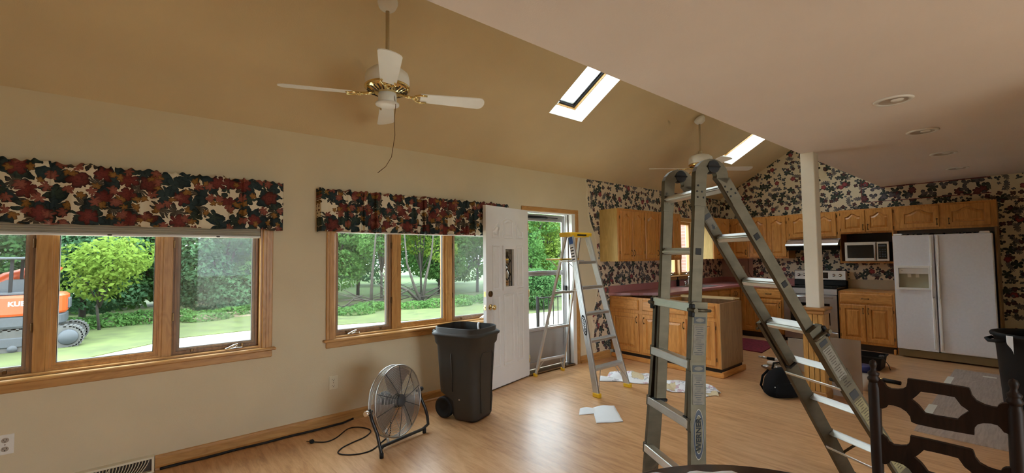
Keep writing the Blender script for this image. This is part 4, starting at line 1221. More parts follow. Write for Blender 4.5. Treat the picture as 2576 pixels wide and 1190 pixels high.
# ------------------------------------------------------------------ appliances
def fridge():
    fx, y0, y1 = 8.155, 1.293, 0.330
    t = thing('refrigerator', 'white side-by-side refrigerator with ice dispenser', 'refrigerator', (8.5, 0.81, 0))
    MB().bbox((fx + 0.075, y1 + 0.004, 0.06), (BX - 0.03, y0 - 0.004, 1.700), 0.006).build('body', M['fridge'], t)
    MB().bbox((fx + 0.03, y1 + 0.01, 0.02), (fx + 0.09, y0 - 0.01, 0.118), 0.004).build('grille', M['fridge_grille'], t)
    for y in (y0 - 0.05, y1 + 0.05):
        for x in (fx + 0.15, BX - 0.12):
            b = MB(); b.cyl((x, y, 0.0), (x, y, 0.065), 0.022, n=10); b.build('foot', M['black'], t)
    ym = 0.868
    # freezer door with a recess for the dispenser
    T = TX(y0, 0.125, fx)
    w = y0 - ym - 0.006
    b = holes_slab(MB(T), 0, w, 0, 1.575, 0.07, [(0.045, w - 0.060, 0.845, 1.125)], lambda u, v, ww: (u, v, ww - 0.07))
    d = b.build('freezer_door', M['fridge'], t)
    rw = (0.045, w - 0.060, 0.845, 1.125)
    b = MB(T); b.box((rw[0], rw[2], -0.069), (rw[1], rw[3], -0.062)); b.build('dispenser_back', M['disp'], d)
    b = holes_slab(MB(T), rw[0] - 0.026, rw[1] + 0.016, rw[2] - 0.024, rw[3] + 0.028, 0.020, [(rw[0] + 0.004, rw[1] - 0.004, rw[2] + 0.004, rw[3] - 0.004)], lambda u, v, ww: (u, v, ww)); b.build('dispenser_frame', M['fridge_trim'], d)
    b = MB(T); b.bbox((rw[0] + 0.004, rw[3] - 0.085, -0.055), (rw[1] - 0.004, rw[3] - 0.006, -0.008), 0.004); b.build('dispenser_panel', M['fridge_trim'], d)
    b = MB(T); b.bbox((rw[0] + 0.035, rw[3] - 0.046, -0.0085), (rw[0] + 0.043, rw[3] - 0.038, -0.006), 0.001); b.build('button', M['black'], d)
    for q in (0.35, 0.62):
        b = MB(T); xx = rw[0] + (rw[1] - rw[0]) * q; b.bbox((xx - 0.02, rw[3] - 0.135, -0.05), (xx + 0.02, rw[3] - 0.085, -0.036), 0.004); b.build('lever', M['cream'], d)
    T2 = TX(ym - 0.006, 0.125, fx)
    w2 = ym - 0.006 - y1
    d2 = MB(T2).bbox((0, 0, -0.07), (w2, 1.575, 0), 0.010).build('fridge_door', M['fridge'], t)
    for TT, x, dd, lo in ((T, w - 0.040, d, 0.0), (T2, 0.014, d2, 0.0)):
        b = MB(TT)
        b.bbox((x, 0.03, 0.0), (x + 0.026, 1.565, 0.018), 0.006)
        b.tube([(x + 0.013, 0.72, 0.016), (x + 0.013, 0.74, 0.036), (x + 0.013, 0.80, 0.046), (x + 0.013, 1.06, 0.046), (x + 0.013, 1.13, 0.036), (x + 0.013, 1.15, 0.016)], 0.012, 8)
        b.build('handle', M['fridge_trim'], dd)
    for y in (y0 - 0.05, y1 + 0.07):
        MB().bbox((fx + 0.01, y - 0.045, 1.700), (fx + 0.10, y + 0.045, 1.726), 0.006).build('hinge_cover', M['fridge_trim'], t)
fridge()

def kitchen_range():
    y0, y1, fx = 2.745, 1.995, 8.235
    t = thing('electric_range', 'stainless electric range with black glass top behind the post', 'range', (8.55, 2.37, 0))
    MB().box((fx + 0.045, y1, 0.06), (BX - 0.03, y0, 0.905)).build('body', M['black'], t)
    MB().bbox((fx + 0.0, y1 - 0.004, 0.905), (8.80, y0 + 0.004, 0.922), 0.004).build('cooktop', M['black_gloss'], t)
    T = TX(y0, 0, fx + 0.04)
    w = y0 - y1
    d = holes_slab(MB(T), 0.006, w - 0.006, 0.24, 0.80, 0.038, [(0.10, w - 0.10, 0.33, 0.67)], lambda u, v, ww: (u, v, ww)).build('oven_door', M['steel'], t)
    MB(T).box((0.095, 0.325, 0.018), (w - 0.095, 0.675, 0.030)).build('oven_window', M['black_gloss'], d)
    b = MB(T); b.cyl((0.05, 0.765, 0.080), (w - 0.05, 0.765, 0.080), 0.013)
    for x in (0.07, w - 0.07):
        b.cyl((x, 0.765, 0.036), (x, 0.765, 0.080), 0.009)
    b.build('oven_handle', M['steel'], d)
    MB(T).bbox((0.0, 0.808, 0.0), (w, 0.903, 0.036), 0.006).build('front_rail', M['steel'], t)
    MB(T).bbox((0.006, 0.075, 0.0), (w - 0.006, 0.228, 0.036), 0.005).build('storage_drawer', M['steel'], t)
    for y in (y0 - 0.05, y1 + 0.05):
        for x in (fx + 0.1, BX - 0.1):
            b = MB(); b.cyl((x, y, 0), (x, y, 0.065), 0.018, n=8); b.build('foot', M['black'], t)
    bg = frame((8.80, y0, 0.922), (0, -1, 0), (0.10, 0, 0.995), (-0.995, 0, 0.10))
    MB(bg).bbox((0, 0, -0.075), (w, 0.085, 0.004), 0.006).build('riser', M['black'], t)
    p = MB(bg).bbox((0, 0.085, -0.075), (w, 0.255, 0.012), 0.012).build('control_panel', M['steel'], t)
    MB(bg).bbox((0.27, 0.115, 0.010), (0.50, 0.215, 0.015), 0.003).build('display', M['black_gloss'], p)
    for x in (0.07, 0.16, w - 0.17, w - 0.08):
        b = MB(bg); b.lathe([(0.026, 0.010), (0.024, 0.018), (0.020, 0.034), (0.001, 0.036)], (x, 0.17, 0), (0, 0, 1), 14); b.build('knob', M['chrome'], p)
    for x, y, r in ((8.42, 2.55, 0.10), (8.42, 2.18, 0.08), (8.66, 2.55, 0.08), (8.66, 2.18, 0.10)):
        b = MB(); b.lathe([(r, 0.9222), (r - 0.004, 0.9226), (r - 0.008, 0.9222)], (x, y, 0), n=28); b.build('burner_ring', M['sticker_grey'], t)
kitchen_range()

def hood():
    t = thing('range_hood', 'stainless under-cabinet range hood with black underside', 'range hood', (8.7, 2.37, 1.5))
    b = MB(frame((0, 1.998, 0), (1, 0, 0), (0, 0, 1), (0, 1, 0)))
    b.prism([(BX - 0.004, 1.702), (8.56, 1.702), (8.42, 1.620), (8.405, 1.598), (8.405, 1.585), (BX - 0.004, 1.585)], 0, -0.001 + 0.745)
    b.build('canopy', M['steel'], t)
    b = MB(frame((0, 2.004, 0), (1, 0, 0), (0, 0, 1), (0, 1, 0)))
    b.prism([(BX - 0.004, 1.585), (8.412, 1.585), (8.455, 1.515), (BX - 0.004, 1.515)], 0, 0.732); b.build('underside', M['black'], t)
    MB().bbox((8.470, 2.44, 1.648), (8.482, 2.50, 1.662), 0.002).build('switch', M['black'], t)
hood()

def microwave():
    t = thing('microwave', 'stainless microwave with dark door on the open cabinet shelf', 'microwave', (8.62, 1.66, 1.335))
    fx, y0, y1, z0, z1 = 8.50, 1.930, 1.392, 1.338, 1.628
    for x in (fx + 0.06, fx + 0.3):
        for y in (y0 - 0.05, y1 + 0.05):
            b = MB(); b.cyl((x, y, 1.3302), (x, y, z0 + 0.004), 0.012, n=8); b.build('foot', M['black'], t)
    MB().bbox((fx + 0.02, y1, z0), (fx + 0.36, y0, z1), 0.006).build('case', M['black'], t)
    T = TX(y0, z0, fx + 0.02)
    w, h = y0 - y1, z1 - z0
    d = holes_slab(MB(T), 0, w * 0.72, 0, h, 0.020, [(0.030, w * 0.72 - 0.03, 0.042, h - 0.045)], lambda u, v, ww: (u, v, ww)).build('door', M['steel'], t)
    MB(T).box((0.026, 0.038, 0.006), (w * 0.72 - 0.026, h - 0.041, 0.015)).build('door_glass', M['black_gloss'], d)
    b = MB(T); b.tube([(w * 0.72 - 0.012, 0.02, 0.018), (w * 0.72 - 0.012, 0.04, 0.042), (w * 0.72 - 0.012, h - 0.04, 0.042), (w * 0.72 - 0.012, h - 0.02, 0.018)], 0.013, 8); b.build('handle', M['steel'], d)
    MB(T).bbox((w * 0.72 + 0.004, 0, 0), (w, h, 0.018), 0.004).build('control_surround', M['steel'], t)
    cp = MB(T).bbox((w * 0.72 + 0.022, 0.03, 0.016), (w - 0.024, h - 0.03, 0.021), 0.003).build('control_panel', M['black_gloss'], t)
    for i in range(4):
        for j in range(3):
            MB(T).bbox((w * 0.755 + 0.016 + 0.030 * j, 0.06 + 0.034 * i, 0.0205), (w * 0.755 + 0.036 + 0.030 * j, 0.078 + 0.034 * i, 0.0225), 0.001).build('button', M['machine_grey'], cp)
    MB(T).bbox((w * 0.755 + 0.010, h - 0.075, 0.0205), (w - 0.036, h - 0.048, 0.022), 0.001).build('display', M['machine_grey'], cp)
microwave()
b = MB(); b.tube([(BX - 0.008, 3.55, 1.39), (BX - 0.012, 3.545, 1.25), (BX - 0.012, 3.555, 1.16), (BX - 0.012, 3.535, 1.08), (BX - 0.03, 3.48, 1.018)], 0.004, 6)
tag(b.build('hanging_wire', M['black']), 'thin black wire hanging from the wall cabinet to the counter corner', 'wire')
from mathutils.geometry import tessellate_polygon

def plate_with_hole(mb, outer, hole, z0, z1):
    tri = tessellate_polygon([[Vector((*p, 0)) for p in outer], [Vector((*p, 0)) for p in hole]])
    al = outer + hole
    n = len(al)
    vs = [(*p, z0) for p in al] + [(*p, z1) for p in al]
    fs = [tuple(t) for t in tri] + [tuple(i + n for i in reversed(t)) for t in tri]
    for base_i, loop in ((0, outer), (len(outer), hole)):
        m = len(loop)
        for i in range(m):
            a, c = base_i + i, base_i + (i + 1) % m
            fs.append((a, c, c + n, a + n))
    return mb.add(vs, fs)

def rrect(w0, w1, d0, d1, r, k=5):
    out = []
    for (cx, cy, a0) in ((w1 - r, d1 - r, 0), (w0 + r, d1 - r, 90), (w0 + r, d0 + r, 180), (w1 - r, d0 + r, 270)):
        for i in range(k + 1):
            a = math.radians(a0 + 90 * i / k)
            out.append((cx + r * math.cos(a), cy + r * math.sin(a)))
    return out

def text_mesh(body, size, T, mat, parent, name='lettering', ext=0.0006, bold=0.0, xs=1.0):
    cu = bpy.data.curves.new(name, 'FONT')
    cu.body = body; cu.size = size; cu.extrude = ext; cu.offset = bold
    cu.align_x = 'CENTER'; cu.align_y = 'CENTER'
    tmp = bpy.data.objects.new(name + '_curve', cu)
    COL.objects.link(tmp)
    dg = bpy.context.evaluated_depsgraph_get()
    me = bpy.data.meshes.new_from_object(tmp.evaluated_get(dg))
    bpy.data.objects.remove(tmp); bpy.data.curves.remove(cu)
    me.materials.clear(); me.materials.append(mat)
    me.transform(wm(parent).inverted() @ T @ Matrix.Diagonal((xs, 1, 1, 1)))
    o = bpy.data.objects.new(name, me)
    COL.objects.link(o)
    o.parent = parent
    return o

# ------------------------------------------------------------------ folding multi-position ladder in the foreground
def big_ladder():
    hx, hy, hz, th, w, t1, t2, off = 2.349, 1.214, 1.883, -2.0586, 0.146, -0.073, 0.563, 0.062
    u = Vector((math.cos(th), math.sin(th), 0)); sp = Vector((-math.sin(th), math.cos(th), 0))
    C = Vector((hx, hy, hz)); Z = Vector((0, 0, 1))
    t = thing('folding_ladder', 'dusty aluminium multi-position ladder standing as a tall A in the foreground', 'ladder', (hx + 0.45, hy - 0.25, 0))
    old, br = M['alu_old'], M['alu_bright']
    legs = {}
    FK = 0.06
    for k, ang, s in ((1, t1, -1), (2, t2, 1)):
        d = sp * math.sin(ang) - Z * math.cos(ang)          # down the leg
        n = sp * math.cos(ang) + Z * math.sin(ang)          # outward in the spread plane (towards the second leg)
        L = hz / math.cos(ang)
        legs[k] = (d, n, L, C + sp * off * s)
    spec = {1: dict(inner_end=1.235, outer_start=0.655, rungs_in=(0.092, 0.397), rungs_out=(0.685, 0.970, 1.260, 1.535), foot=1.8878),
            2: dict(inner_end=1.285, outer_start=0.965, rungs_in=(0.072, 0.377, 0.682, 0.985), rungs_out=(1.000, 1.290, 1.585, 1.875), foot=2.2269)}
    for k in (1, 2):
        d, n, L, S = legs[k]; q = spec[k]
        face = -1 if k == 1 else 1                           # climbing side
        for sd in (1, -1):                                   # near (+u) and far (-u) rails
            b = MB(); a0 = S + u * (w * sd)
            b.bar(a0 + d * 0.02, a0 + d * q['inner_end'], 0.026, 0.066, n, 0.004)
            r = b.build('inner_rail', old, t)
            b = MB(); b.bar(a0 + d * (q['inner_end'] - 0.002), a0 + d * (q['inner_end'] + 0.016), 0.036, 0.078, n, 0.004); b.build('rail_cap', M['black'], r)
            # outer rail, flared towards the foot
            wo = w + 0.030
            s0 = q['outer_start'] + 0.30
            pts = [(q['outer_start'], 0.0), (s0, 0.0), (q['foot'] - 0.012, FK * (q['foot'] - 0.012 - s0))]
            b = MB()
            loops = []
            for dd, fl in pts:
                c0 = S + d * dd + u * ((wo + fl) * sd)
                loops.append([c0 + u * (0.014 * sx) + n * (0.042 * sy) for sx, sy in ((-1, -1), (1, -1), (1, 1), (-1, 1))])
            b.loft([[tuple(p) for p in l] for l in loops], True, True)
            r2 = b.build('outer_rail', old, t)
            e = S + d * q['foot'] + u * ((wo + FK * (q['foot'] - s0)) * sd)
            b = MB(); e.z = 0.0
            f0 = e.copy()
            b.bbox((f0.x - 0.045, f0.y - 0.03, 0.0), (f0.x + 0.045, f0.y + 0.03, 0.035), 0.008); b.build('rubber_foot', M['black'], r2)
            for dd in q['rungs_in'] + ((0.685,) if k == 1 else ()):
                c0 = S + d * dd + u * ((w + 0.0128) * sd)
                b = MB(frame(c0, d, n, u)); b.bbox((-0.017, -0.017, -0.002), (0.017, 0.017, 0.0022 * 1), 0.005); b.build('rung_plug', M['black'], r)
        # rungs
        for i, dd in enumerate(q['rungs_in']):
            c0 = S + d * dd
            b = MB()
            b.bar(c0 - u * (w - 0.013), c0 + u * (w - 0.013), 0.030, 0.052, n, 0.005)
            b.bar(c0 - u * (w - 0.013) - d * 0.017, c0 + u * (w - 0.013) - d * 0.017, 0.008, 0.030, n, 0.002)
            b.bar(c0 - u * (w - 0.013) + n * (0.028 * face), c0 + u * (w - 0.013) + n * (0.028 * face), 0.012, 0.010, n, 0.003)
            b.build('rung', br, t)
        for i, dd in enumerate(q['rungs_out']):
            fl = max(0.0, FK * (dd - q['outer_start'] - 0.30))
            c0 = S + d * dd + n * (0.046 * face)
            ww = w + 0.030 + fl
            b = MB()
            b.bar(c0 - u * ww, c0 + u * ww, 0.044, 0.012, n, 0.003)
            b.bar(c0 - u * (ww - 0.016) - d * 0.018 - n * (0.020 * face), c0 + u * (ww - 0.016) - d * 0.018 - n * (0.020 * face), 0.008, 0.046, n, 0.002)
            r = b.build('rung', br, t)
            for sd in (1, -1):
                b = MB(); e = c0 + u * (ww * sd); b.bar(e - d * 0.03, e + d * 0.03, 0.030, 0.010, n, 0.003); b.build('rung_bracket', old, r)
            if i == len(q['rungs_out']) - 1:
                for sd in (1, -1):
                    b = MB(); p0 = c0 + u * (0.05 * sd) + d * 0.01; p1 = S + d * (dd + 0.17) + u * ((ww + 0.01) * sd) + n * (0.04 * face)
                    b.bar(p0, p1, 0.014, 0.005, n); b.build('foot_brace', old, t)
        if k == 2:
            for dd in (1.335, 1.925):
                c0 = S + d * dd - n * 0.045
                ww = w + 0.036 + (0.03 if dd > 1.8 else 0)
                b = MB(); b.bar(c0 - u * ww, c0 + u * ww, 0.018, 0.005, n, 0.001); b.build('tie_bar', br, t)
        # J-locks at the top outer rung
        dd = q['rungs_out'][0]
        for sd in (1, -1):
            c0 = S + d * (dd + 0.01) + u * ((w + 0.048) * sd) + n * (0.046 * face)
            b = MB(); b.cyl(c0 - u * (0.03 * sd), c0 + u * (0.03 * sd), 0.012, n=10); b.tube([c0 + u * (0.012 * sd), c0 + u * (0.014 * sd) - n * (0.05 * face), c0 + u * (0.010 * sd) - n * (0.095 * face)], 0.008, 8)
            lk = b.build('lock_bracket', M['alu_old'], t)
            b = MB(); b.bar(c0 - u * (0.006 * sd) - d * 0.03, c0 - u * (0.006 * sd) + d * 0.035, 0.030, 0.020, n, 0.004); b.build('lock_grip', M['black'], lk)
    # arched hinges
    for sd in (1, -1):
        d1, n1 = legs[1][:2]; d2, n2 = legs[2][:2]
        prof_o, prof_i = [], []
        def P(v):
            return (v.dot(sp), v.dot(Z))
        S1, S2 = legs[1][3] - C, legs[2][3] - C
        rows_o = [P(S1 + d1 * 0.16 - n1 * 0.034), P(S1 + d1 * 0.02 - n1 * 0.034)]
        rows_i = [P(S1 + d1 * 0.16 + n1 * 0.030), P(S1 + d1 * 0.03 + n1 * 0.030)]
        a_start = math.pi + 0.05; a_end = -0.45
        for i in range(13):
            a = a_start + (a_end - a_start) * i / 12
            rows_o.append((0.097 * math.cos(a), 0.090 * math.sin(a)))
            rows_i.append((0.030 * math.cos(a), 0.026 * math.sin(a)))
        rows_o += [P(S2 + d2 * 0.03 + n2 * 0.034), P(S2 + d2 * 0.16 + n2 * 0.034)]
        rows_i += [P(S2 + d2 * 0.03 - n2 * 0.030), P(S2 + d2 * 0.16 - n2 * 0.030)]
        T = frame(C + u * (w * sd), sp, Z, -u)
        b = MB(T)
        L1 = [(*p, -0.017) for p in rows_o + rows_i[::-1]]; L2 = [(*p, 0.017) for p in rows_o + rows_i[::-1]]
        m = len(rows_o)
        for z, rev in ((-0.017, False), (0.017, True)):
            vs = [(*p, z) for p in rows_o] + [(*p, z) for p in rows_i]
            b.add(vs, [((i, i + 1, m + i + 1, m + i) if not rev else (m + i, m + i + 1, i + 1, i)) for i in range(m - 1)])
        b.loft([L1, L2])
        hg = b.build('hinge', M['alu_old'], t)
        b = MB(T); b.cyl((0.010, 0.048, -0.022), (0.010, 0.048, 0.022), 0.034, n=24); b.bbox((-0.030, 0.044, -0.027), (0.050, 0.052, 0.027), 0.003)
        b.build('hinge_lock', M['black'], hg)
        for dl, nl, Sk in ((d1, n1, S1), (d2, n2, S2)):
            for a, c in ((0.055, -0.018), (0.085, 0.006), (0.115, -0.018), (0.115, 0.016), (0.085, -0.022)):
                p = P(Sk + dl * a + nl * c)
                b = MB(T); b.lathe([(0.0055, -0.019), (0.0055, 0.019), (0.001, 0.0205)], (p[0], p[1], 0), (0, 0, -sd), 8); b.build('rivet', M['machine_grey'], hg)
    # stickers and lettering on the near outer rail of the upright leg
    d, n, L, S = legs[1]
    side = u * (w + 0.0445)
    def patch(dd, nn, ww, hh, mat, name, leg=1, du=0.0, uu=None):
        d, n, L, S = legs[leg]
        k_ = FK if dd > spec[leg]['outer_start'] + 0.30 else 0.0
        fl = k_ * (dd - spec[leg]['outer_start'] - 0.30)
        b = MB(frame(S + d * dd + n * nn + side + u * (du + fl), n, -(d + u * k_).normalized(), (u - d * k_).normalized())); b.bbox((-ww / 2, -hh / 2, 0), (ww / 2, hh / 2, 0.0008), 0.0002)
        return b.build(name, mat, t)
    for dd in (0.745, 0.985):
        patch(dd, 0, 0.066, 0.032, M['sticker_black'], 'warning_label')
        b = MB(frame(S + d * dd + side + u * (0.0008 + max(0.0, FK * (dd - 0.955))), n, -d, u)); b.add([(0.024 * math.cos(a), 0.010 * math.sin(a), 0.0006) for a in [2 * math.pi * i / 20 for i in range(20)]], [tuple(range(20))])
        o = b.build('warning_oval', M['sticker_grey'], t, recalc=False)
    for dd, hh in ((0.845, 0.15), (1.085, 0.15)):
        patch(dd, 0, 0.066, hh, M['sticker_grey'], 'instruction_label')
        for i in range(int(hh / 0.0105)):
            patch(dd - hh / 2 + 0.010 + i * 0.0105, 0.003 * ((i * 7) % 3 - 1), 0.048 - 0.009 * ((i * 5) % 4), 0.0024, M['machine_grey'], 'print_line', du=0.0007)
    # oval logo
    dd = 1.300
    T = frame(S + d * dd + u * (w + 0.0446 + FK * (dd - 0.955)), n, -(d + u * FK).normalized(), (u - d * FK).normalized())
    for rx, ry, z, mt, nm in ((0.030, 0.120, 0.0005, M['logo_tan'], 'logo_rim'), (0.0285, 0.116, 0.0011, M['logo_blue'], 'logo_oval'), (0.021, 0.092, 0.0017, M['logo_tan'], 'logo_field'), (0.0195, 0.088, 0.0021, M['alu_old'], 'logo_centre')):
        b = MB(T); b.add([(rx * math.cos(a), ry * math.sin(a), z) for a in [2 * math.pi * i / 40 for i in range(40)]], [tuple(range(40))])
        b.build(nm, mt, t, recalc=False)
    text_mesh('WERNER', 0.0385, T @ Matrix.Translation((0, 0, 0.0024)) @ Matrix.Rotation(math.pi / 2, 4, 'Z'), M['black'], t, ext=0.0004, bold=0.0012)
    # danger label inside the far rail of the leaning leg, instruction strip on its near rail
    d, n, L, S = legs[2]
    b = MB(frame(S + d * 0.255 - u * (w - 0.0135), n, -d, u)); b.bbox((-0.024, -0.05, 0), (0.024, 0.05, 0.0008), 0.0002); lb = b.build('danger_label', M['sticker_grey'], t)
    b = MB(frame(S + d * 0.220 - u * (w - 0.0145), n, -d, u)); b.bbox((-0.024, -0.014, 0), (0.024, 0.014, 0.0006), 0.0001); b.build('label_header', M['sticker_black'], lb)
    b = MB(frame(S + d * 0.29 - u * (w - 0.0145), n, -d, u)); b.prism([(0, -0.022), (0.014, -0.004), (0.006, -0.004), (0.006, 0.012), (-0.006, 0.012), (-0.006, -0.004), (-0.014, -0.004)], 0, 0.0006); b.build('label_arrow', M['sticker_black'], lb)
    uu = u * (w + 0.0445)
    patch(1.06, 0, 0.052, 0.028, M['sticker_black'], 'warning_label', 2, 0.0, uu)
    yl = plain('faded_yellow_label', (0.20, 0.165, 0.075), 0.6, var=0.25, vscale=30)
    for dd, hh, mt in ((1.22, 0.26, M['sticker_grey']), (1.66, 0.46, yl)):
        patch(dd, 0, 0.060, hh, mt, 'instruction_label', 2, 0.0, uu)
        for i in range(int(hh / 0.014)):
            patch(dd - hh / 2 + 0.010 + i * 0.014, 0.003 * ((i * 7) % 3 - 1), 0.046 - 0.009 * ((i * 5) % 4), 0.0032, M['toe'], 'print_line', 2, 0.0007, uu)
    patch(1.395, 0, 0.050, 0.045, M['sticker_black'], 'warning_label', 2, 0.0, uu)
big_ladder()

# ------------------------------------------------------------------ step ladder by the door
def step_ladder():
    t = thing('step_ladder', 'silver step ladder with yellow cap and feet standing by the open door', 'ladder', (3.9, 3.45, 0))
    al = M['alu']
    FL, FR = (3.633, 2.980, 0.0), (4.165, 2.980, 0.0)
    TL, TR = (3.735, 3.400, 1.700), (4.025, 3.400, 1.700)
    RL, RR = (3.700, 3.985, 0.0), (4.150, 3.955, 0.0)
    QL, QR = (3.760, 3.500, 1.690), (4.000, 3.500, 1.690)
    V = Vector
    for a, c in ((FL, TL), (FR, TR)):
        a, c = V(a), V(c); dirn = (c - a).normalized()
        b = MB(); b.bar(a + dirn * 0.03, c, 0.026, 0.072, (0, -1, 0), 0.003)
        for s in (-0.022, 0.0, 0.022):
            b.bar(a + dirn * 0.03 + V((0, s, 0)), c + V((0, s, 0)), 0.029, 0.008, (0, -1, 0))
        r = b.build('front_rail', al, t)
        b = MB(); b.bbox((a.x - 0.022, a.y - 0.045, 0), (a.x + 0.022, a.y + 0.045, 0.045), 0.006); b.build('foot', M['yellow'], r)
    for a, c in ((RL, QL), (RR, QR)):
        a, c = V(a), V(c); dirn = (c - a).normalized()
        b = MB(); b.bar(a + dirn * 0.02, c, 0.022, 0.034, (0, -1, 0), 0.003); r = b.build('rear_rail', al, t)
        b = MB(); b.bbox((a.x - 0.018, a.y - 0.025, 0), (a.x + 0.018, a.y + 0.025, 0.04), 0.005); b.build('foot', M['yellow'], r)
    def fr(z):
        k = z / 1.70
        return V(FL).lerp(V(TL), k), V(FR).lerp(V(TR), k)
    for z in (0.285, 0.565, 0.845, 1.125, 1.405):
        a, c = fr(z)
        b = MB(); b.bbox((a.x + 0.012, a.y - 0.042, z - 0.030), (c.x - 0.012, a.y + 0.042, z), 0.004)
        for s in (-0.03, -0.015, 0, 0.015, 0.03):
            b.box((a.x + 0.012, a.y + s - 0.002, z), (c.x - 0.012, a.y + s + 0.002, z + 0.0025))
        tr = b.build('tread', al, t)
    a, c = fr(0.285); f0, f1 = fr(0.06)
    for p, q, x in ((a, f0, 1), (c, f1, -1)):
        for s in (-0.028, 0.028):
            b = MB(); b.bar(V((p.x + x * 0.10, p.y + s, 0.262)), V((q.x + x * 0.014, q.y + s, 0.10)), 0.008, 0.004, (0, 1, 0)); b.build('foot_brace', al, t)
    def rr(z):
        k = z / 1.69
        return V(RL).lerp(V(QL), k), V(RR).lerp(V(QR), k)
    for z in (0.20, 0.60, 1.03):
        a, c = rr(z)
        b = MB(); b.bar(a, c, 0.030, 0.020, (0, -1, 0), 0.003); b.build('rear_bar', al, t)
    a, c = rr(0.20); e, g = rr(0.03)
    for p, q, x in ((a, e, 1), (c, g, -1)):
        b = MB(); b.bar(V((p.x + x * 0.09, p.y, 0.19)), q + V((x * 0.01, 0, 0.02)), 0.012, 0.004, (0, 1, 0)); b.build('rear_brace', al, t)
    # spreaders
    for x, i in ((1, 0), (-1, 1)):
        p = fr(1.09)[i]; q = rr(1.07)[i]
        m = (p + q) / 2; m.z -= 0.015
        b = MB(); b.bar(p, m, 0.014, 0.006, (0, 0, 1)); b.bar(m, q, 0.014, 0.006, (0, 0, 1)); b.build('spreader', al, t)
    b = MB(); L = lambda m, z: [(x, y, z) for x, y in rrect(3.695 + m, 4.065 - m, 3.365 + m, 3.545 - m, 0.02)]
    b.loft([L(0.0, 1.685), L(-0.006, 1.725), L(0.0, 1.735), L(0.012, 1.738)], True, True); cap = b.build('top_cap', M['yellow'], t)
    for x in (3.80, 3.96):
        b = MB(); b.lathe([(0.016, 1.7385), (0.016, 1.739), (0.001, 1.739)], (x, 3.46, 0), n=12); b.build('tool_hole', M['toe'], cap)
    MB().box((3.80, 3.3585, 1.698), (3.96, 3.3592, 1.716)).build('cap_print', M['sticker_black'], cap)
    b = MB(); b.bbox((3.70, 3.535, 1.420), (4.03, 3.780, 1.438), 0.006); sh = b.build('pail_shelf', M['yellow'], t)
    b = MB(); b.bbox((3.72, 3.44, 1.398), (4.01, 3.56, 1.418), 0.004); b.build('shelf_support', al, t)
    for x in (3.735, 3.995):
        b = MB(); b.bar((x, 3.74, 1.42), (x, 3.60, 1.33), 0.010, 0.004, (1, 0, 0)); b.build('shelf_strut', al, t)
    # labels on the left rail
    for z0, z1, mt in ((1.60, 1.68, M['sticker_blue']), (1.40, 1.58, M['paper'])):
        p, q = fr(z0)[0], fr(z1)[0]
        b = MB(); b.bar(p + V((-0.0150, 0, 0)), q + V((-0.0150, 0, 0)), 0.001, 0.058, (0, -1, 0)); lb = b.build('rail_label', mt, t)
        if mt is M['paper']:
            for k in range(5):
                e, g = fr(z0 + 0.02 + 0.033 * k)[0], fr(z0 + 0.034 + 0.033 * k)[0]
                b = MB(); b.bar(e + V((-0.0158, 0, 0)), g + V((-0.0158, 0, 0)), 0.001, 0.046, (0, -1, 0)); b.build('print_block', M['sticker_black'], lb)
    p, q = fr(1.42)
    MB().box((p.x + 0.06, p.y - 0.0435, 1.378), (p.x + 0.22, p.y - 0.0425, 1.400)).build('tread_label', M['machine_grey'], t)
    p = fr(0.72)[0]; ax = (V(TL) - V(FL)).normalized()
    T = frame(p + V((-0.0165, 0, 0)), V((0, -1, 0)), ax, V((-1, 0, 0)))
    for rx, ry, z, mt, nm in ((0.031, 0.112, 0.0004, M['black'], 'logo_oval'), (0.024, 0.090, 0.0009, M['alu'], 'logo_field')):
        b = MB(T); b.add([(rx * math.cos(a), ry * math.sin(a), z) for a in [2 * math.pi * i / 32 for i in range(32)]], [tuple(range(32))]); b.build(nm, mt, t, recalc=False)
    text_mesh('WERNER', 0.042, T @ Matrix.Translation((0, 0, 0.0012)) @ Matrix.Rotation(-math.pi / 2, 4, 'Z'), M['black'], t, ext=0.0003, bold=0.001)
step_ladder()

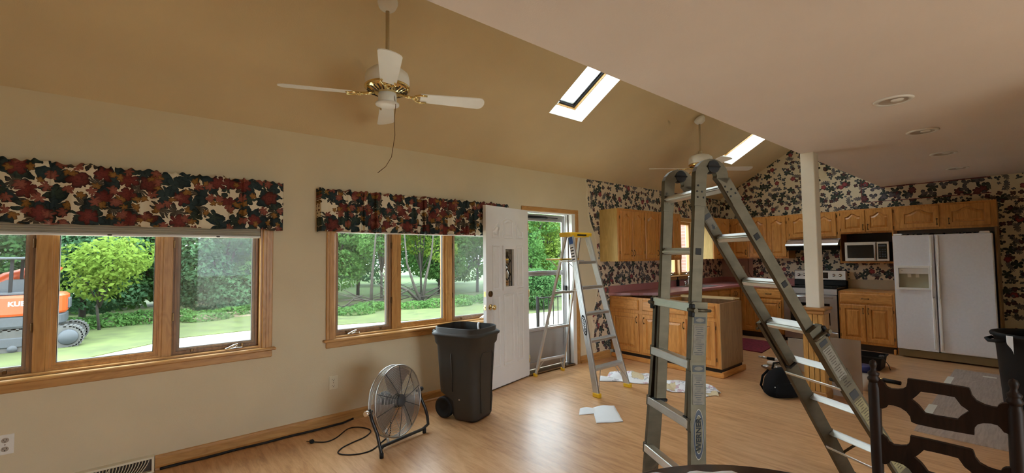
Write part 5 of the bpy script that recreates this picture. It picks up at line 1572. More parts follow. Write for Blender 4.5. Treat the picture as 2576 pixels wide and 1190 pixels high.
# ------------------------------------------------------------------ ceiling fans
def ceiling_fan(label, x, y, zm):
    t = thing('ceiling_fan', label, 'ceiling fan', (x, y, 2.60), group='white four-blade ceiling fans')
    n = Vector((0, -SL, -1)).normalized()            # out of the slope, down into the room
    b = MB(); b.lathe([(0.070, -0.004), (0.070, 0.020), (0.055, 0.050), (0.026, 0.066), (0.001, 0.070)], (x, y, zm), n, 24); b.build('canopy', M['fan_white'], t)
    b = MB(); b.cyl((x, y, zm - 0.05), (x, y, 2.79), 0.0135, n=12); b.cyl((x, y, 2.84), (x, y, 2.79), 0.022, 0.026, n=14); b.build('downrod', M['rod_cream'], t)
    b = MB(); b.lathe([(0.026, 2.800), (0.060, 2.795), (0.110, 2.778), (0.143, 2.750), (0.150, 2.720), (0.150, 2.665), (0.143, 2.655)], (x, y, 0), n=40); b.build('motor_housing', M['fan_white'], t)
    b = MB(); b.lathe([(0.146, 2.668), (0.154, 2.660), (0.154, 2.648), (0.140, 2.634), (0.105, 2.618), (0.072, 2.612), (0.001, 2.612)], (x, y, 0), n=40); bd = b.build('brass_band', M['brass'], t)
    for i in range(28):
        a = 2 * math.pi * i / 28
        if i % 7 == 0:
            continue
        r0, r1 = 0.092, 0.138
        b = MB(); b.bar((x + r0 * math.cos(a), y + r0 * math.sin(a), 2.6125), (x + r1 * math.cos(a), y + r1 * math.sin(a), 2.631), 0.008, 0.003); b.build('vent_slot', M['toe'], bd)
    b = MB(); b.lathe([(0.060, 2.614), (0.062, 2.600), (0.062, 2.552), (0.058, 2.546), (0.080, 2.542), (0.080, 2.532), (0.045, 2.524), (0.001, 2.522)], (x, y, 0), n=28); b.build('switch_housing', M['fan_white'], t)
    for k in range(4):
        a = math.radians(67 + 90 * k)
        ca, sa = math.cos(a), math.sin(a)
        P = lambda r, s, z: (x + r * ca - s * sa, y + r * sa + s * ca, z)
        tilt = -math.tan(math.radians(12))
        b = MB()
        b.tube([P(0.085, 0, 2.616), P(0.13, 0, 2.606), P(0.18, 0, 2.600)], 0.010, 8)
        for s in (-1, 1):
            b.tube([P(0.175, 0, 2.600), P(0.195, s * 0.030, 2.598 + tilt * s * 0.03), P(0.225, s * 0.046, 2.597 + tilt * s * 0.046), P(0.270, s * 0.042, 2.597 + tilt * s * 0.042)], 0.008, 6)
        b.tube([P(0.19 + 0.022 * math.cos(q), 0.022 * math.sin(q), 2.597) for q in [2 * math.pi * i / 12 for i in range(12)]], 0.005, 6, closed=True)
        b.build('blade_iron', M['brass'], t)
        outl = []
        for i in range(7):
            q = math.pi / 2 + math.pi * i / 6
            outl.append((0.235 + 0.012 * math.cos(q), 0.052 * math.sin(q)))
        outl = [(0.225, 0.050), (0.225, -0.050)]
        for i in range(9):
            q = -math.pi / 2 + math.pi * i / 8
            outl.append((0.650 + 0.040 * math.cos(q), 0.068 * math.sin(q)))
        b = MB()
        top = [P(r, s, 2.606 + tilt * s) for r, s in outl]; bot = [P(r, s, 2.600 + tilt * s) for r, s in outl]
        b.loft([bot, top], True, True); b.build('fan_blade', M['fan_white'], t)
    return t
fan = ceiling_fan('white ceiling fan with brass trim hanging nearest, before the windows', 1.281, 2.855, 3.269)
fan2 = copy_tree(fan)
fan2['label'] = 'smaller-looking white ceiling fan behind the top of the folding ladder'
fan2.matrix_basis = Matrix.Translation((5.66, 2.812, 2.60 + 0.004)) @ Matrix.Rotation(math.radians(-15), 4, 'Z')
# its canopy has to follow the slope, not the turned blades
for ch in fan2.children:
    if ch.name.startswith('canopy'):
        ch.matrix_basis = Matrix.Rotation(math.radians(15), 4, 'Z')
b = MB(); wire = [(1.306, 2.80, 2.590), (1.312, 2.79, 2.52), (1.323, 2.835, 2.437), (1.327, 2.834, 2.325), (1.306, 2.843, 2.17), (1.27, 2.86, 2.10), (1.222, 2.880, 2.055)]
b.tube(wire, 0.0025, 5); b.build('pull_wire', M['bronze'], fan)

# ------------------------------------------------------------------ round floor fan
def floor_fan():
    C = Vector((1.585, 3.362, 0.322)); R = 0.272
    az = math.radians(295); el = math.radians(6)
    n = Vector((math.cos(az) * math.cos(el), math.sin(az) * math.cos(el), math.sin(el)))
    h = Vector((-math.sin(az), math.cos(az), 0)); v = n.cross(h)
    if v.z < 0:
        v = -v
    t = thing('floor_fan', 'round high-velocity floor fan with chrome wire guard on black tube stand', 'fan', (1.6, 3.36, 0))
    def ring(r, w, k=48):
        return [C + h * (r * math.cos(2 * math.pi * i / k)) + v * (r * math.sin(2 * math.pi * i / k)) + n * w for i in range(k)]
    dome = lambda r: 0.030 + 0.030 * (1 - (r / R) ** 2)
    for nm, sg, rs in (('front_guard', 1, 19), ('rear_guard', -1, 12)):
        b = MB()
        for i in range(rs):
            r = 0.052 + (R - 0.052) * (i + 1) / rs
            b.tube(ring(r, sg * dome(r)), 0.0016, 3, closed=True)
        b.build(nm, M['guard'], t)
    for sg, cnt, nm in ((1, 10, 'guard_spoke'), (-1, 8, 'rear_spoke')):
        for i in range(cnt):
            a = 2 * math.pi * (i + 0.3) / cnt
            pts = []
            for j in range(5):
                r = 0.045 + (R - 0.045) * j / 4
                pts.append(C + h * (r * math.cos(a)) + v * (r * math.sin(a)) + n * (sg * (dome(r) + 0.002)))
            MB().tube(pts, 0.0028, 5).build(nm, M['machine_grey'] if sg > 0 else M['guard'], t)
    b = MB()
    for i in range(5):
        b.tube(ring(R + 0.002, -0.022 + 0.011 * i), 0.0016, 3, closed=True)
    b.build('guard_band', M['guard'], t)
    for w_, r_ in ((0.032, 0.005), (-0.032, 0.005)):
        b = MB(); b.tube(ring(R + 0.002, w_), r_, 6, closed=True); b.build('guard_rim', M['guard'], t)
    b = MB(); b.lathe([(0.001, 0.068), (0.035, 0.067), (0.047, 0.060), (0.049, 0.051)], C, n, 24); b.build('badge', M['machine_grey'], t)
    b = MB(); b.lathe([(0.03, 0.03), (0.055, 0.02), (0.065, -0.02), (0.070, -0.12), (0.060, -0.15), (0.001, -0.155)], C, n, 20); b.build('motor', M['black'], t)
    mat = plain('fan_blade_grey', (0.24, 0.19, 0.16), 0.35, var=0.05)
    for k in range(3):
        a0 = math.radians(100 + 120 * k)
        def fn(uu, vv):
            r = 0.05 + 0.205 * vv
            a = a0 + (uu - 0.5) * (1.25 - 0.15 * vv) - 0.35 * vv
            return C + h * (r * math.cos(a)) + v * (r * math.sin(a)) + n * (0.024 - 0.042 * uu * (0.5 + 0.5 * vv))
        b = MB(); b.grid(lambda p, q: tuple(fn(p, q)), 8, 6); b.build('fan_blade', mat, t, recalc=False)
    pl, pr = C - h * (R + 0.012), C + h * (R + 0.012)
    if pl.x > pr.x:
        pl, pr = pr, pl
    for p, s in ((pl, -1), (pr, 1)):
        hh = (pr - pl).normalized()
        b = MB(); b.cyl(p - hh * (s * 0.015), p + hh * (s * 0.045), 0.010); b.cyl(p + hh * (s * 0.025), p + hh * (s * 0.06), 0.021, 0.018, n=12); b.build('pivot_knob', M['chrome'] if s < 0 else M['black'], t)
    b = MB()
    fr = Vector((1.372, 3.150, 0.016)); fb = Vector((1.850, 3.352, 0.030))
    b.tube([pl + Vector((-0.014, -0.004, 0.02)), pl + Vector((0.0, -0.02, -0.06)), pl.lerp(fr, 0.5) + Vector((0.006, 0, 0.0)), fr + Vector((0, 0.012, 0.03)), fr], 0.0125, 10)
    b.tube([pr + Vector((0.012, 0, 0.02)), pr + Vector((0.018, -0.02, -0.06)), pr + Vector((0.045, -0.05, -0.15)), pr + Vector((0.055, -0.07, -0.215)), fb + Vector((0.02, 0, 0.035)), fb + Vector((-0.03, 0.004, 0.004)), fb.lerp(Vector((1.44, 3.30, 0.028)), 0.5), Vector((1.44, 3.28, 0.026)), Vector((1.395, 3.20, 0.05))], 0.0125, 10)
    b.build('stand_tube', M['black_metal'], t)
    for p in (fr, fb + Vector((-0.015, 0.002, 0))):
        b = MB(); b.cyl((p.x, p.y, 0.0), (p.x, p.y, 0.036), 0.015, n=10); b.build('rubber_foot', M['black'], t)
    b = MB(); b.cyl((1.52, 3.36, 0.0), (1.53, 3.44, 0.11), 0.012, n=8); b.build('rear_leg', M['alu'], t)
    cord = [(1.074, 3.776), (1.15, 3.71), (1.24, 3.737), (1.376, 3.859), (1.458, 3.84), (1.51, 3.74), (1.497, 3.663), (1.416, 3.593), (1.319, 3.56), (1.214, 3.514), (1.156, 3.446), (1.188, 3.372), (1.276, 3.317), (1.375, 3.323), (1.50, 3.42), (1.60, 3.50)]
    sm = []
    for i in range(len(cord) - 1):
        p0, p1, p2, p3 = (Vector(cord[max(0, min(len(cord) - 1, i + k))]) for k in (-1, 0, 1, 2))
        for j in range(5):
            q = j / 5
            sm.append(0.5 * ((2 * p1) + (p2 - p0) * q + (2 * p0 - 5 * p1 + 4 * p2 - p3) * q * q + (3 * p1 - p0 - 3 * p2 + p3) * q ** 3))
    pts = [(p.x, p.y, 0.005) for p in sm] + [(1.60, 3.50, 0.02), (1.605, 3.50, 0.12), (1.60, 3.47, 0.22)]
    b = MB(); b.tube(pts, 0.0045, 6); cd = b.build('power_cord', M['black'], t)
    b = MB(); b.bbox((1.045, 3.760, 0.0), (1.078, 3.795, 0.024), 0.006); b.cyl((1.05, 3.786, 0.012), (1.030, 3.806, 0.012), 0.003, n=6); b.build('plug', M['black'], cd)
floor_fan()

# ------------------------------------------------------------------ wheeled bin
def wheeled_bin():
    cx, cy, az = 2.335, 3.455, math.radians(20)
    t = thing('wheeled_bin', 'open brown-grey plastic wheeled bin standing before the white door', 'bin', (cx, cy, 0), az)
    T = Matrix.Translation((cx, cy, 0)) @ Matrix.Rotation(az, 4, 'Z')
    def L(w, d0, d1, r, z):
        return [(x, y, z) for x, y in rrect(-w, w, d0, d1, r)]
    b = MB(T)
    loops = [L(0.150, -0.185, 0.052, 0.06, 0.008), L(0.160, -0.195, 0.060, 0.06, 0.03), L(0.170, -0.202, 0.064, 0.06, 0.17), L(0.176, -0.206, 0.215, 0.09, 0.235), L(0.190, -0.222, 0.232, 0.095, 0.52), L(0.197, -0.232, 0.242, 0.10, 0.660), L(0.212, -0.248, 0.256, 0.105, 0.685), L(0.218, -0.255, 0.262, 0.105, 0.745),
             L(0.232, -0.270, 0.278, 0.11, 0.757), L(0.234, -0.272, 0.280, 0.11, 0.772), L(0.218, -0.256, 0.264, 0.105, 0.786), L(0.206, -0.244, 0.252, 0.10, 0.792), L(0.206, -0.244, 0.252, 0.10, 0.826), L(0.198, -0.236, 0.244, 0.095, 0.830)]
    b.loft(loops, cap0=True, smooth=True)
    body = b.build('body', M['bin'], t)
    b = MB(T); b.loft([L(0.198, -0.236, 0.244, 0.095, 0.830), L(0.190, -0.226, 0.234, 0.09, 0.72), L(0.165, -0.195, 0.20, 0.09, 0.26), L(0.15, -0.18, 0.09, 0.085, 0.03)], cap1=True); b.build('inside', M['bin_in'], t, recalc=False)
    # raised outline panels on the faces
    def rib(pts):
        MB(T).tube(pts, 0.006, 6).build('panel_rib', M['bin'], t)
    zs = [0.09, 0.30, 0.56, 0.60, 0.615]
    rib([(-0.06, -0.201, 0.07), (-0.085, -0.212, 0.30), (-0.10, -0.227, 0.57), (-0.08, -0.229, 0.605), (0.08, -0.229, 0.605), (0.10, -0.227, 0.57), (0.10, -0.212, 0.30), (0.095, -0.199, 0.05)])
    rib([(-0.199, 0.03, 0.60), (-0.180, 0.03, 0.26)])
    for s in (-1, 1):
        b = MB(T); xx = s * 0.138
        b.lathe([(0.03, -0.030), (0.089, -0.030), (0.096, -0.020), (0.096, 0.020), (0.089, 0.030), (0.068, 0.030), (0.063, 0.014), (0.03, 0.016), (0.001, 0.02)], (xx, 0.150, 0.096), (s, 0, 0), 28)
        b.lathe([(0.001, -0.030), (0.03, -0.030)], (xx, 0.150, 0.096), (s, 0, 0), 28)
        b.build('wheel', M['black'], t)
    b = MB(T); b.cyl((-0.125, 0.150, 0.096), (0.125, 0.150, 0.096), 0.010); b.build('axle', M['steel'], t)
    b = MB(T); b.cyl((-0.12, 0.300, 0.775), (0.12, 0.300, 0.775), 0.013)
    for s in (-0.12, 0.12):
        b.cyl((s, 0.300, 0.775), (s, 0.262, 0.765), 0.013)
    b.build('grip_bar', M['bin'], t)
    b = MB(T); b.lathe([(0.006, 0), (0.008, 0.004), (0.001, 0.006)], (-0.183, -0.05, 0.20), (-1, 0, 0.05), 10); b.build('rivet', M['drywall'], t)
    b = MB(T); b.grid(lambda p, q: (0.196 - 0.012 * q + 0.003 * math.sin(9 * p), -0.02 + 0.025 * p + 0.006 * math.sin(4 * q), 0.834 - 0.075 * q), 3, 6)
    b.build('bag_scrap', M['paper'], t, solid=0.001, recalc=False)
wheeled_bin()

# ------------------------------------------------------------------ dark round table, cloth and chair in the foreground
t = thing('round_table', 'dark wood round table at the bottom edge, only its far rim in view', 'table', (1.151, 0.345, 0))
b = MB(); b.lathe([(0.001, 0.715), (0.530, 0.715), (0.548, 0.722), (0.5553, 0.733), (0.552, 0.744), (0.540, 0.750), (0.001, 0.750)], (1.151, 0.345, 0), n=72); b.build('table_top', M['table_wood'], t)
b = MB(); b.lathe([(0.11, 0.10), (0.06, 0.16), (0.045, 0.24), (0.07, 0.34), (0.05, 0.45), (0.06, 0.60), (0.12, 0.69), (0.20, 0.7145), (0.001, 0.7145)], (1.151, 0.345, 0), n=24); b.build('pedestal', M['dark_wood'], t)
for k in range(4):
    a = math.radians(20 + 90 * k); ca, sa = math.cos(a), math.sin(a)
    b = MB(); b.tube([(1.151 + r * ca, 0.345 + r * sa, z) for r, z in ((0.04, 0.17), (0.16, 0.15), (0.30, 0.07), (0.36, 0.030))], [0.035, 0.032, 0.028, 0.030], 8); b.build('leg', M['dark_wood'], t)
rn = random.Random(11)
hts = [[rn.uniform(0, 1) for _ in range(12)] for _ in range(12)]
def crumple(p, q):
    i, j = p * 9.99, q * 9.99
    a, c = int(i), int(j); fi, fj = i - a, j - c
    return (hts[a][c] * (1 - fi) + hts[a + 1][c] * fi) * (1 - fj) + (hts[a][c + 1] * (1 - fi) + hts[a + 1][c + 1] * fi) * fj
def cloth_pt(p, q):
    r = 0.235 * (0.86 + 0.20 * math.sin(5 * 6.283 * p) * 0.5 + 0.07 * math.sin(9.1 * 6.283 * p)) * q
    a = 6.283 * p
    return (1.275 + r * math.cos(a), 0.615 + 0.95 * r * math.sin(a), 0.7515 + 0.020 * crumple(p % 1.0 * 0.999, q) * (1.2 - 0.9 * q) + 0.004)
b = MB(); b.grid(cloth_pt, 48, 10)
tag(b.build('paper_napkin', M['paper'], solid=0.0015, recalc=False), 'crumpled white napkin lying on the dark round table', 'napkin')

def dark_chair():
    X, ya, yb = 2.386, 0.4615, 0.0675
    t = thing('dining_chair', 'dark carved wooden chair with pierced splats and turned finials, seen close', 'chair', (2.2, 0.265, 0))
    dw = M['dark_wood']
    for y in (ya, yb):
        b = MB()
        b.lathe([(0.0133, 0.0), (0.0163, 0.10), (0.0192, 0.40), (0.0207, 0.44), (0.0200, 0.50), (0.0211, 0.60), (0.0215, 0.903), (0.0178, 0.918), (0.0178, 0.924)], (X, y, 0), n=10, smooth=True)
        p = b.build('back_post', dw, t)
        b = MB(); b.lathe([(0.0148, 0.923), (0.0215, 0.932), (0.0222, 0.940), (0.0163, 0.948), (0.0192, 0.956), (0.0207, 0.962), (0.0118, 0.970), (0.0089, 0.980), (0.0118, 0.990), (0.0141, 1.000), (0.0104, 1.012), (0.0007, 1.018)], (X, y, 0), n=16); b.build('finial', dw, p)
    out = [(-0.014, 0.0606), (0.057, 0.0614), (0.089, 0.0507), (0.105, 0.0367), (0.14, 0.0308), (0.194, 0.0338), (0.238, 0.0398), (0.265, 0.0512), (0.275, 0.0688), (0.278, 0.0837), (0.41, 0.0849), (0.572, 0.0847), (0.695, 0.0841), (0.717, 0.0827), (0.726, 0.0729), (0.733, 0.058), (0.761, 0.041), (0.812, 0.0312), (0.862, 0.0288), (0.89, 0.0294), (0.901, 0.0397), (0.922, 0.0479), (0.953, 0.0518), (1.007, 0.0491), (1.007, -0.055), (0.959, -0.0575), (0.925, -0.0537), (0.904, -0.0408), (0.887, -0.0332), (0.848, -0.0314), (0.798, -0.0353), (0.761, -0.044), (0.741, -0.0577), (0.736, -0.0718), (0.735, -0.0859), (0.618, -0.0882), (0.459, -0.0909), (0.325, -0.0902), (0.291, -0.0854), (0.284, -0.065), (0.256, -0.0487), (0.212, -0.038), (0.158, -0.0343), (0.114, -0.0361), (0.101, -0.0472), (0.066, -0.0565), (0.028, -0.0547), (-0.014, -0.0453)]
    hole = [(0.3, 0.0027), (0.325, 0.0132), (0.351, 0.0266), (0.376, 0.0411), (0.459, 0.0424), (0.548, 0.0428), (0.618, 0.0418), (0.638, 0.0284), (0.657, 0.0151), (0.687, 0.006), (0.71, -0.0013), (0.683, -0.0127), (0.653, -0.0255), (0.626, -0.0415), (0.556, -0.0428), (0.467, -0.0441), (0.397, -0.0426), (0.376, -0.0292), (0.351, -0.0149), (0.325, -0.006)]
    Wd = ya - yb
    for z in (0.877, 0.650):
        T = frame((X - 0.0, ya, z), (0, -1, 0), (0, 0, 1), (-1, 0, 0))
        b = MB(T); plate_with_hole(b, [(s * Wd, v) for s, v in out], [(s * Wd, v) for s, v in hole], -0.011, 0.011)
        b.build('carved_splat', dw, t)
    b = MB(); b.bbox((X - 0.43, yb - 0.02, 0.425), (X + 0.01, ya + 0.02, 0.460), 0.012); b.build('seat', dw, t)
    for y in (ya, yb):
        b = MB(); b.lathe([(0.016, 0.0), (0.022, 0.12), (0.026, 0.30), (0.022, 0.426)], (X - 0.39, y, 0), n=14); b.build('front_leg', dw, t)
        b = MB(); b.cyl((X - 0.39, y, 0.18), (X, y, 0.20), 0.012, n=10); b.build('stretcher', dw, t)
    b = MB(); b.cyl((X - 0.39, yb, 0.26), (X - 0.39, ya, 0.26), 0.013, n=10); b.build('stretcher', dw, t)
dark_chair()

# ------------------------------------------------------------------ things on the floor
def black_can():
    cx, cy = 5.57, -0.015
    t = thing('garbage_can', 'large round black garbage can with flared rim, cut off by the picture edge', 'garbage can', (cx, cy, 0))
    b = MB(); b.lathe([(0.001, 0.007), (0.215, 0.007), (0.225, 0.020), (0.262, 0.690), (0.268, 0.700), (0.275, 0.760), (0.292, 0.768), (0.296, 0.785), (0.288, 0.797), (0.270, 0.797), (0.262, 0.780), (0.210, 0.04), (0.001, 0.04)], (cx, cy, 0), n=48)
    b.build('body', M['black'], t)
    for a in (118, 298):
        a = math.radians(a); ca, sa = math.cos(a), math.sin(a)
        P = lambda r, s, z: (cx + r * ca - s * sa, cy + r * sa + s * ca, z)
        b = MB(); b.tube([P(0.268, -0.085, 0.745), P(0.312, -0.07, 0.735), P(0.330, 0, 0.728), P(0.312, 0.07, 0.735), P(0.268, 0.085, 0.745)], 0.014, 8); b.build('handle', M['black'], t)
    b = MB(); b.grid(lambda p, q: (cx + (0.300 + 0.006 * math.sin(7 * p)) * math.cos(2.45 + 0.16 * p), cy + (0.300 + 0.006 * math.sin(7 * p)) * math.sin(2.45 + 0.16 * p), 0.79 - (0.05 + 0.09 * p) * q), 5, 4); b.build('liner_edge', M['paper'], t, solid=0.001, recalc=False)
black_can()

VG = 'grey wood-look floor boards laid loose'
for i, (x0, x1, lab) in enumerate(((4.88, 5.838, 'loose grey wood-look floor board nearest the dark chair'), (5.842, 7.235, 'loose grey wood-look floor board in the middle, with the black garbage can'), (7.239, 7.79, 'loose grey wood-look floor board in front of the fridge'))):
    b = MB(); b.bbox((x0, -0.62, 0.0), (x1, 0.70, 0.006), 0.001)
    tag(b.build('vinyl_board', M['vinyl'], None), lab, 'floor board', VG)
for (x0, x1, ya, yb, lab) in ((5.50, 5.83, 0.655, 0.715, 'strip of white tape on the grey board edge nearer the dark chair'), (6.88, 7.26, 0.66, 0.715, 'strip of white tape on the grey board edge nearer the fridge'), (7.52, 7.59, 0.34, 0.45, 'short strip of white tape in the middle of the grey board by the fridge')):
    b = MB(); b.box((x0, ya, 0.0062), (x1, yb, 0.0068))
    tag(b.build('tape_strip', M['tape']), lab, 'tape', 'white tape on the grey boards')

b = MB(); b.prism([(7.02, 2.65), (7.66, 2.715), (7.80, 2.76), (7.92, 2.85), (7.98, 2.97), (7.98, 3.40), (7.10, 3.40), (7.06, 3.02)], 0.0, 0.014)
tag(b.build('kitchen_rug', M['rug']), 'burgundy rug on the kitchen floor behind the peninsula', 'rug')

def towel(p, q):
    # p along from the step ladder to the rug side, q across
    cl = [(4.33, 3.40), (4.50, 3.20), (4.56, 2.98), (4.58, 2.76), (4.62, 2.55), (4.66, 2.36), (4.68, 2.20)]
    i = min(5, int(p * 6)); f = p * 6 - i
    x = cl[i][0] * (1 - f) + cl[i + 1][0] * f; y = cl[i][1] * (1 - f) + cl[i + 1][1] * f
    wd = 0.20 + 0.06 * math.sin(p * 11) + 0.04 * math.sin(p * 23 + 1)
    s = (q - 0.5) * 2
    z = 0.004 + 0.055 * max(0, math.sin(p * 19 + 2.3 * s) * math.cos(5 * s + p * 7)) * (1 - s * s) + 0.018 * (1 - s * s) * (0.5 + 0.5 * math.sin(p * 41 + s * 3))
    return (x + s * wd * 0.95 + 0.02 * math.sin(p * 29), y + s * wd * 0.30 + 0.02 * math.sin(q * 9 + p * 5), z + 0.002)
b = MB(); b.grid(towel, 60, 16)
tag(b.build('floor_towel', M['towel'], solid=0.003, recalc=False), 'crumpled white printed towel on the floor before the peninsula', 'towel')
pp = [(3.344, 2.803), (3.545, 2.698), (3.271, 2.394), (3.065, 2.528)]
def sheet(p, q):
    a, c, d, e = (Vector(v) for v in pp)
    v = (a * (1 - p) + c * p) * (1 - q) + (e * (1 - p) + d * p) * q
    return (v.x, v.y, 0.003 + 0.012 * math.sin(p * 3.1) * (1 - q) + 0.004 * math.sin(q * 7 + p * 4) ** 2)
b = MB(); b.grid(sheet, 10, 10); b.grid(lambda p, q: (3.344 - 0.14 * p - 0.10 * q * p, 2.803 + 0.035 * p - 0.17 * q * (1 - 0.55 * p), 0.003 + 0.02 * math.sin(p * 2.2) * (1 - q)), 6, 6)
tag(b.build('paper_sheet', M['paper'], solid=0.001, recalc=False), 'folded white paper sheet on the bare floor', 'paper')

# backpack leaning at the foot of the post
def backpack():
    c = Vector((5.085, 1.745, 0))
    t = thing('backpack', 'black backpack slumped on the floor at the foot of the post', 'backpack', c, math.radians(-30))
    T = Matrix.Translation(c) @ Matrix.Rotation(math.radians(-40), 4, 'Z')
    def L(w, d, z, ox=0.0, r=0.6):
        out = []
        for i in range(28):
            a = 2 * math.pi * i / 28
            k = (abs(math.cos(a)) ** 3 + abs(math.sin(a)) ** 3) ** (-1 / 3)
            out.append((ox + w * k * math.cos(a), d * k * math.sin(a), z))
        return out
    b = MB(T); b.loft([L(0.135, 0.085, 0.002), L(0.160, 0.105, 0.025), L(0.170, 0.115, 0.09, 0.004), L(0.160, 0.108, 0.17, 0.012), L(0.130, 0.090, 0.235, 0.022), L(0.085, 0.060, 0.272, 0.03), L(0.03, 0.02, 0.288, 0.035)], True, True, smooth=True); b.build('bag', M['black_cloth'], t)
    b = MB(T); b.loft([[(x, y - 0.100, z) for x, y, z in L(0.105, 0.032, 0.02)], [(x, y - 0.108, z) for x, y, z in L(0.118, 0.036, 0.06)], [(x, y - 0.102, z) for x, y, z in L(0.108, 0.032, 0.13)], [(x, y - 0.090, z) for x, y, z in L(0.06, 0.015, 0.165)]], True, True, smooth=True); b.build('front_pocket', M['black_cloth'], t)
    for p, q in (((0.02, -0.128, 0.165), (0.035, -0.135, 0.14)), ((-0.115, -0.09, 0.12), (-0.118, -0.095, 0.105))):
        b = MB(T); b.tube([p, q], 0.005, 6); b.build('zip_pull', M['chrome'], t)
    b = MB(T); b.tube([(-0.05, 0.06, 0.26), (-0.02, 0.08, 0.315), (0.04, 0.08, 0.318), (0.07, 0.06, 0.27)], 0.010, 7); b.build('carry_loop', M['black_cloth'], t)
    b = MB(T); b.tube([(-0.07, 0.095, 0.24), (-0.13, 0.10, 0.18), (-0.15, 0.105, 0.08), (-0.11, 0.11, 0.015)], 0.012, 7); b.build('shoulder_strap', M['black_cloth'], t)
backpack()

def drywall_piece(label, a, bb, z, lean, mat):
    a, bb = Vector(a), Vector(bb)
    d = (bb - a).normalized(); n = Vector((-d.y, d.x, 0))
    x = Vector((d.x, d.y, 0)); up = (Vector((0, 0, 1)) + n * lean).normalized()
    T = frame((a.x, a.y, 0.0), x, up, x.cross(up))
    b = MB(T); b.bbox((0, 0, 0), ((bb - a).length, z, 0.012), 0.001)
    tag(b.build('drywall_offcut', mat), label, 'drywall board', 'drywall offcuts by the post')
drywall_piece('brownish drywall offcut leaning against the right side of the post', (5.50, 1.155), (5.50, 1.60), 0.59, 0.0, M['drywall'])
drywall_piece('pale drywall offcut standing behind the post, left of it', (6.30, 1.72), (6.30, 2.065), 0.395, 0.0, M['drywall_w'])

t = thing('tool_tray', 'open black plastic tool tray with a wire bail, behind the drywall offcut', 'tool tray', (7.15, 1.43, 0))
b = MB(); L = lambda m, z: [(x, y, z) for x, y in rrect(6.98 + m, 7.34 - m, 1.27 + m, 1.56 - m, 0.03)]
b.loft([L(0.02, 0.0), L(0.0, 0.15), L(-0.015, 0.155), L(-0.015, 0.165), L(0.006, 0.165), L(0.02, 0.03)], True, True); b.build('tray', M['black'], t)
b = MB(); b.tube([(7.05, 1.26, 0.15), (7.04, 1.21, 0.08), (7.06, 1.20, 0.02)], 0.004, 6); b.build('bail', M['black_metal'], t)
b = MB(); b.bbox((7.02, 1.255, 0.166), (7.08, 1.30, 0.19), 0.006); b.build('clip', M['machine_grey'], t)
t = thing('bucket', 'white bucket with blue lid behind the drywall offcut', 'bucket', (5.98, 1.235, 0))
b = MB(); b.lathe([(0.001, 0.0), (0.085, 0.0), (0.10, 0.20), (0.001, 0.20)], (5.98, 1.235, 0), n=28); b.build('body', M['white_plastic'], t)
b = MB(); b.lathe([(0.106, 0.195), (0.108, 0.225), (0.09, 0.255), (0.05, 0.262), (0.001, 0.262)], (5.98, 1.235, 0), n=28); b.lathe([(0.106, 0.195), (0.095, 0.195)], (5.98, 1.235, 0), n=28); b.build('lid', M['blue'], t)
t = thing('hand_tool', 'black rubber-gripped handle with a brass ferrule, lying on the floor', 'tool', (6.42, 1.1, 0.02))
b = MB(); b.cyl((6.50, 1.38, 0.020), (6.47, 1.20, 0.020), 0.014, n=12); b.build('shaft', M['alu_bright'], t)
b = MB(); b.cyl((6.47, 1.20, 0.020), (6.465, 1.165, 0.020), 0.018, n=12); b.build('ferrule', M['brass'], t)
b = MB(); b.cyl((6.465, 1.165, 0.022), (6.44, 1.01, 0.022), 0.022, 0.020, n=14); b.build('grip', M['black'], t)
t = thing('extension_pole', 'white and black telescopic pole with a silver tip beside the backpack', 'pole', (6.2, 2.1, 0.13))
P0, P1 = Vector((6.14, 2.36, 0.135)), Vector((6.22, 1.96, 0.110))
for a, c, r, m_, nm in ((0.0, 0.12, 0.010, 'alu_bright', 'tip'), (0.12, 0.24, 0.016, 'alu_bright', 'ferrule'), (0.24, 0.45, 0.020, 'black', 'grip'), (0.45, 1.0, 0.022, 'white_plastic', 'tube')):
    b = MB(); b.cyl(P0.lerp(P1, a), P0.lerp(P1, c), r, n=12); b.build(nm, M[m_], t)
t = thing('clear_bag', 'clear plastic bag holding white and red odds and ends beside the backpack', 'plastic bag', (6.05, 2.12, 0))
rb = random.Random(4)
pts = []
def bag(p, q):
    a = 6.283 * p; r = 0.13 * math.sin(math.pi * (0.12 + 0.80 * q)) * (1 + 0.12 * math.sin(3 * a + 5 * q) + 0.06 * math.sin(8 * a))
    return (6.05 + r * math.cos(a) * 0.8, 2.12 + r * math.sin(a) * 1.15, 0.002 + 0.095 * q)
b = MB(); b.grid(bag, 32, 8)
b.build('film', plain('bag_film', (0.30, 0.22, 0.15), 0.25, var=0.3, vscale=18), t, recalc=False)
b = MB(); b.lathe([(0.001, 0.085), (0.045, 0.088), (0.055, 0.100), (0.050, 0.118), (0.025, 0.126), (0.001, 0.127)], (6.04, 2.17, 0), n=18); b.build('roll', M['white_plastic'], t)
b = MB(); b.bbox((6.05, 1.98, 0.07), (6.12, 2.09, 0.115), 0.012); b.build('red_pack', plain('red_pack', (0.30, 0.03, 0.04), 0.4), t)
b = MB(); b.grid(lambda p, q: (5.80 + 0.11 * p + 0.02 * q, 2.06 - 0.12 * q + 0.02 * math.sin(5 * p), 0.004 + 0.03 * math.sin(3 * p) * math.sin(3 * q)), 6, 6)
tag(b.build('paper_scrap', M['paper'], solid=0.001, recalc=False), 'small white scrap of paper between the clear bag and the backpack', 'paper')
b = MB()
rb = random.Random(9)
def lump(p, q):
    a = 6.283 * p; f = math.pi * q
    r = 1 + 0.18 * math.sin(3 * a + 4 * f) + 0.14 * math.sin(5 * a - 3 * f)
    return (6.36 + 0.055 * r * math.sin(f) * math.cos(a), 2.04 + 0.13 * r * math.sin(f) * math.sin(a), max(0.001, 0.125 - 0.125 * math.cos(f) * r))
b.grid(lump, 24, 12)
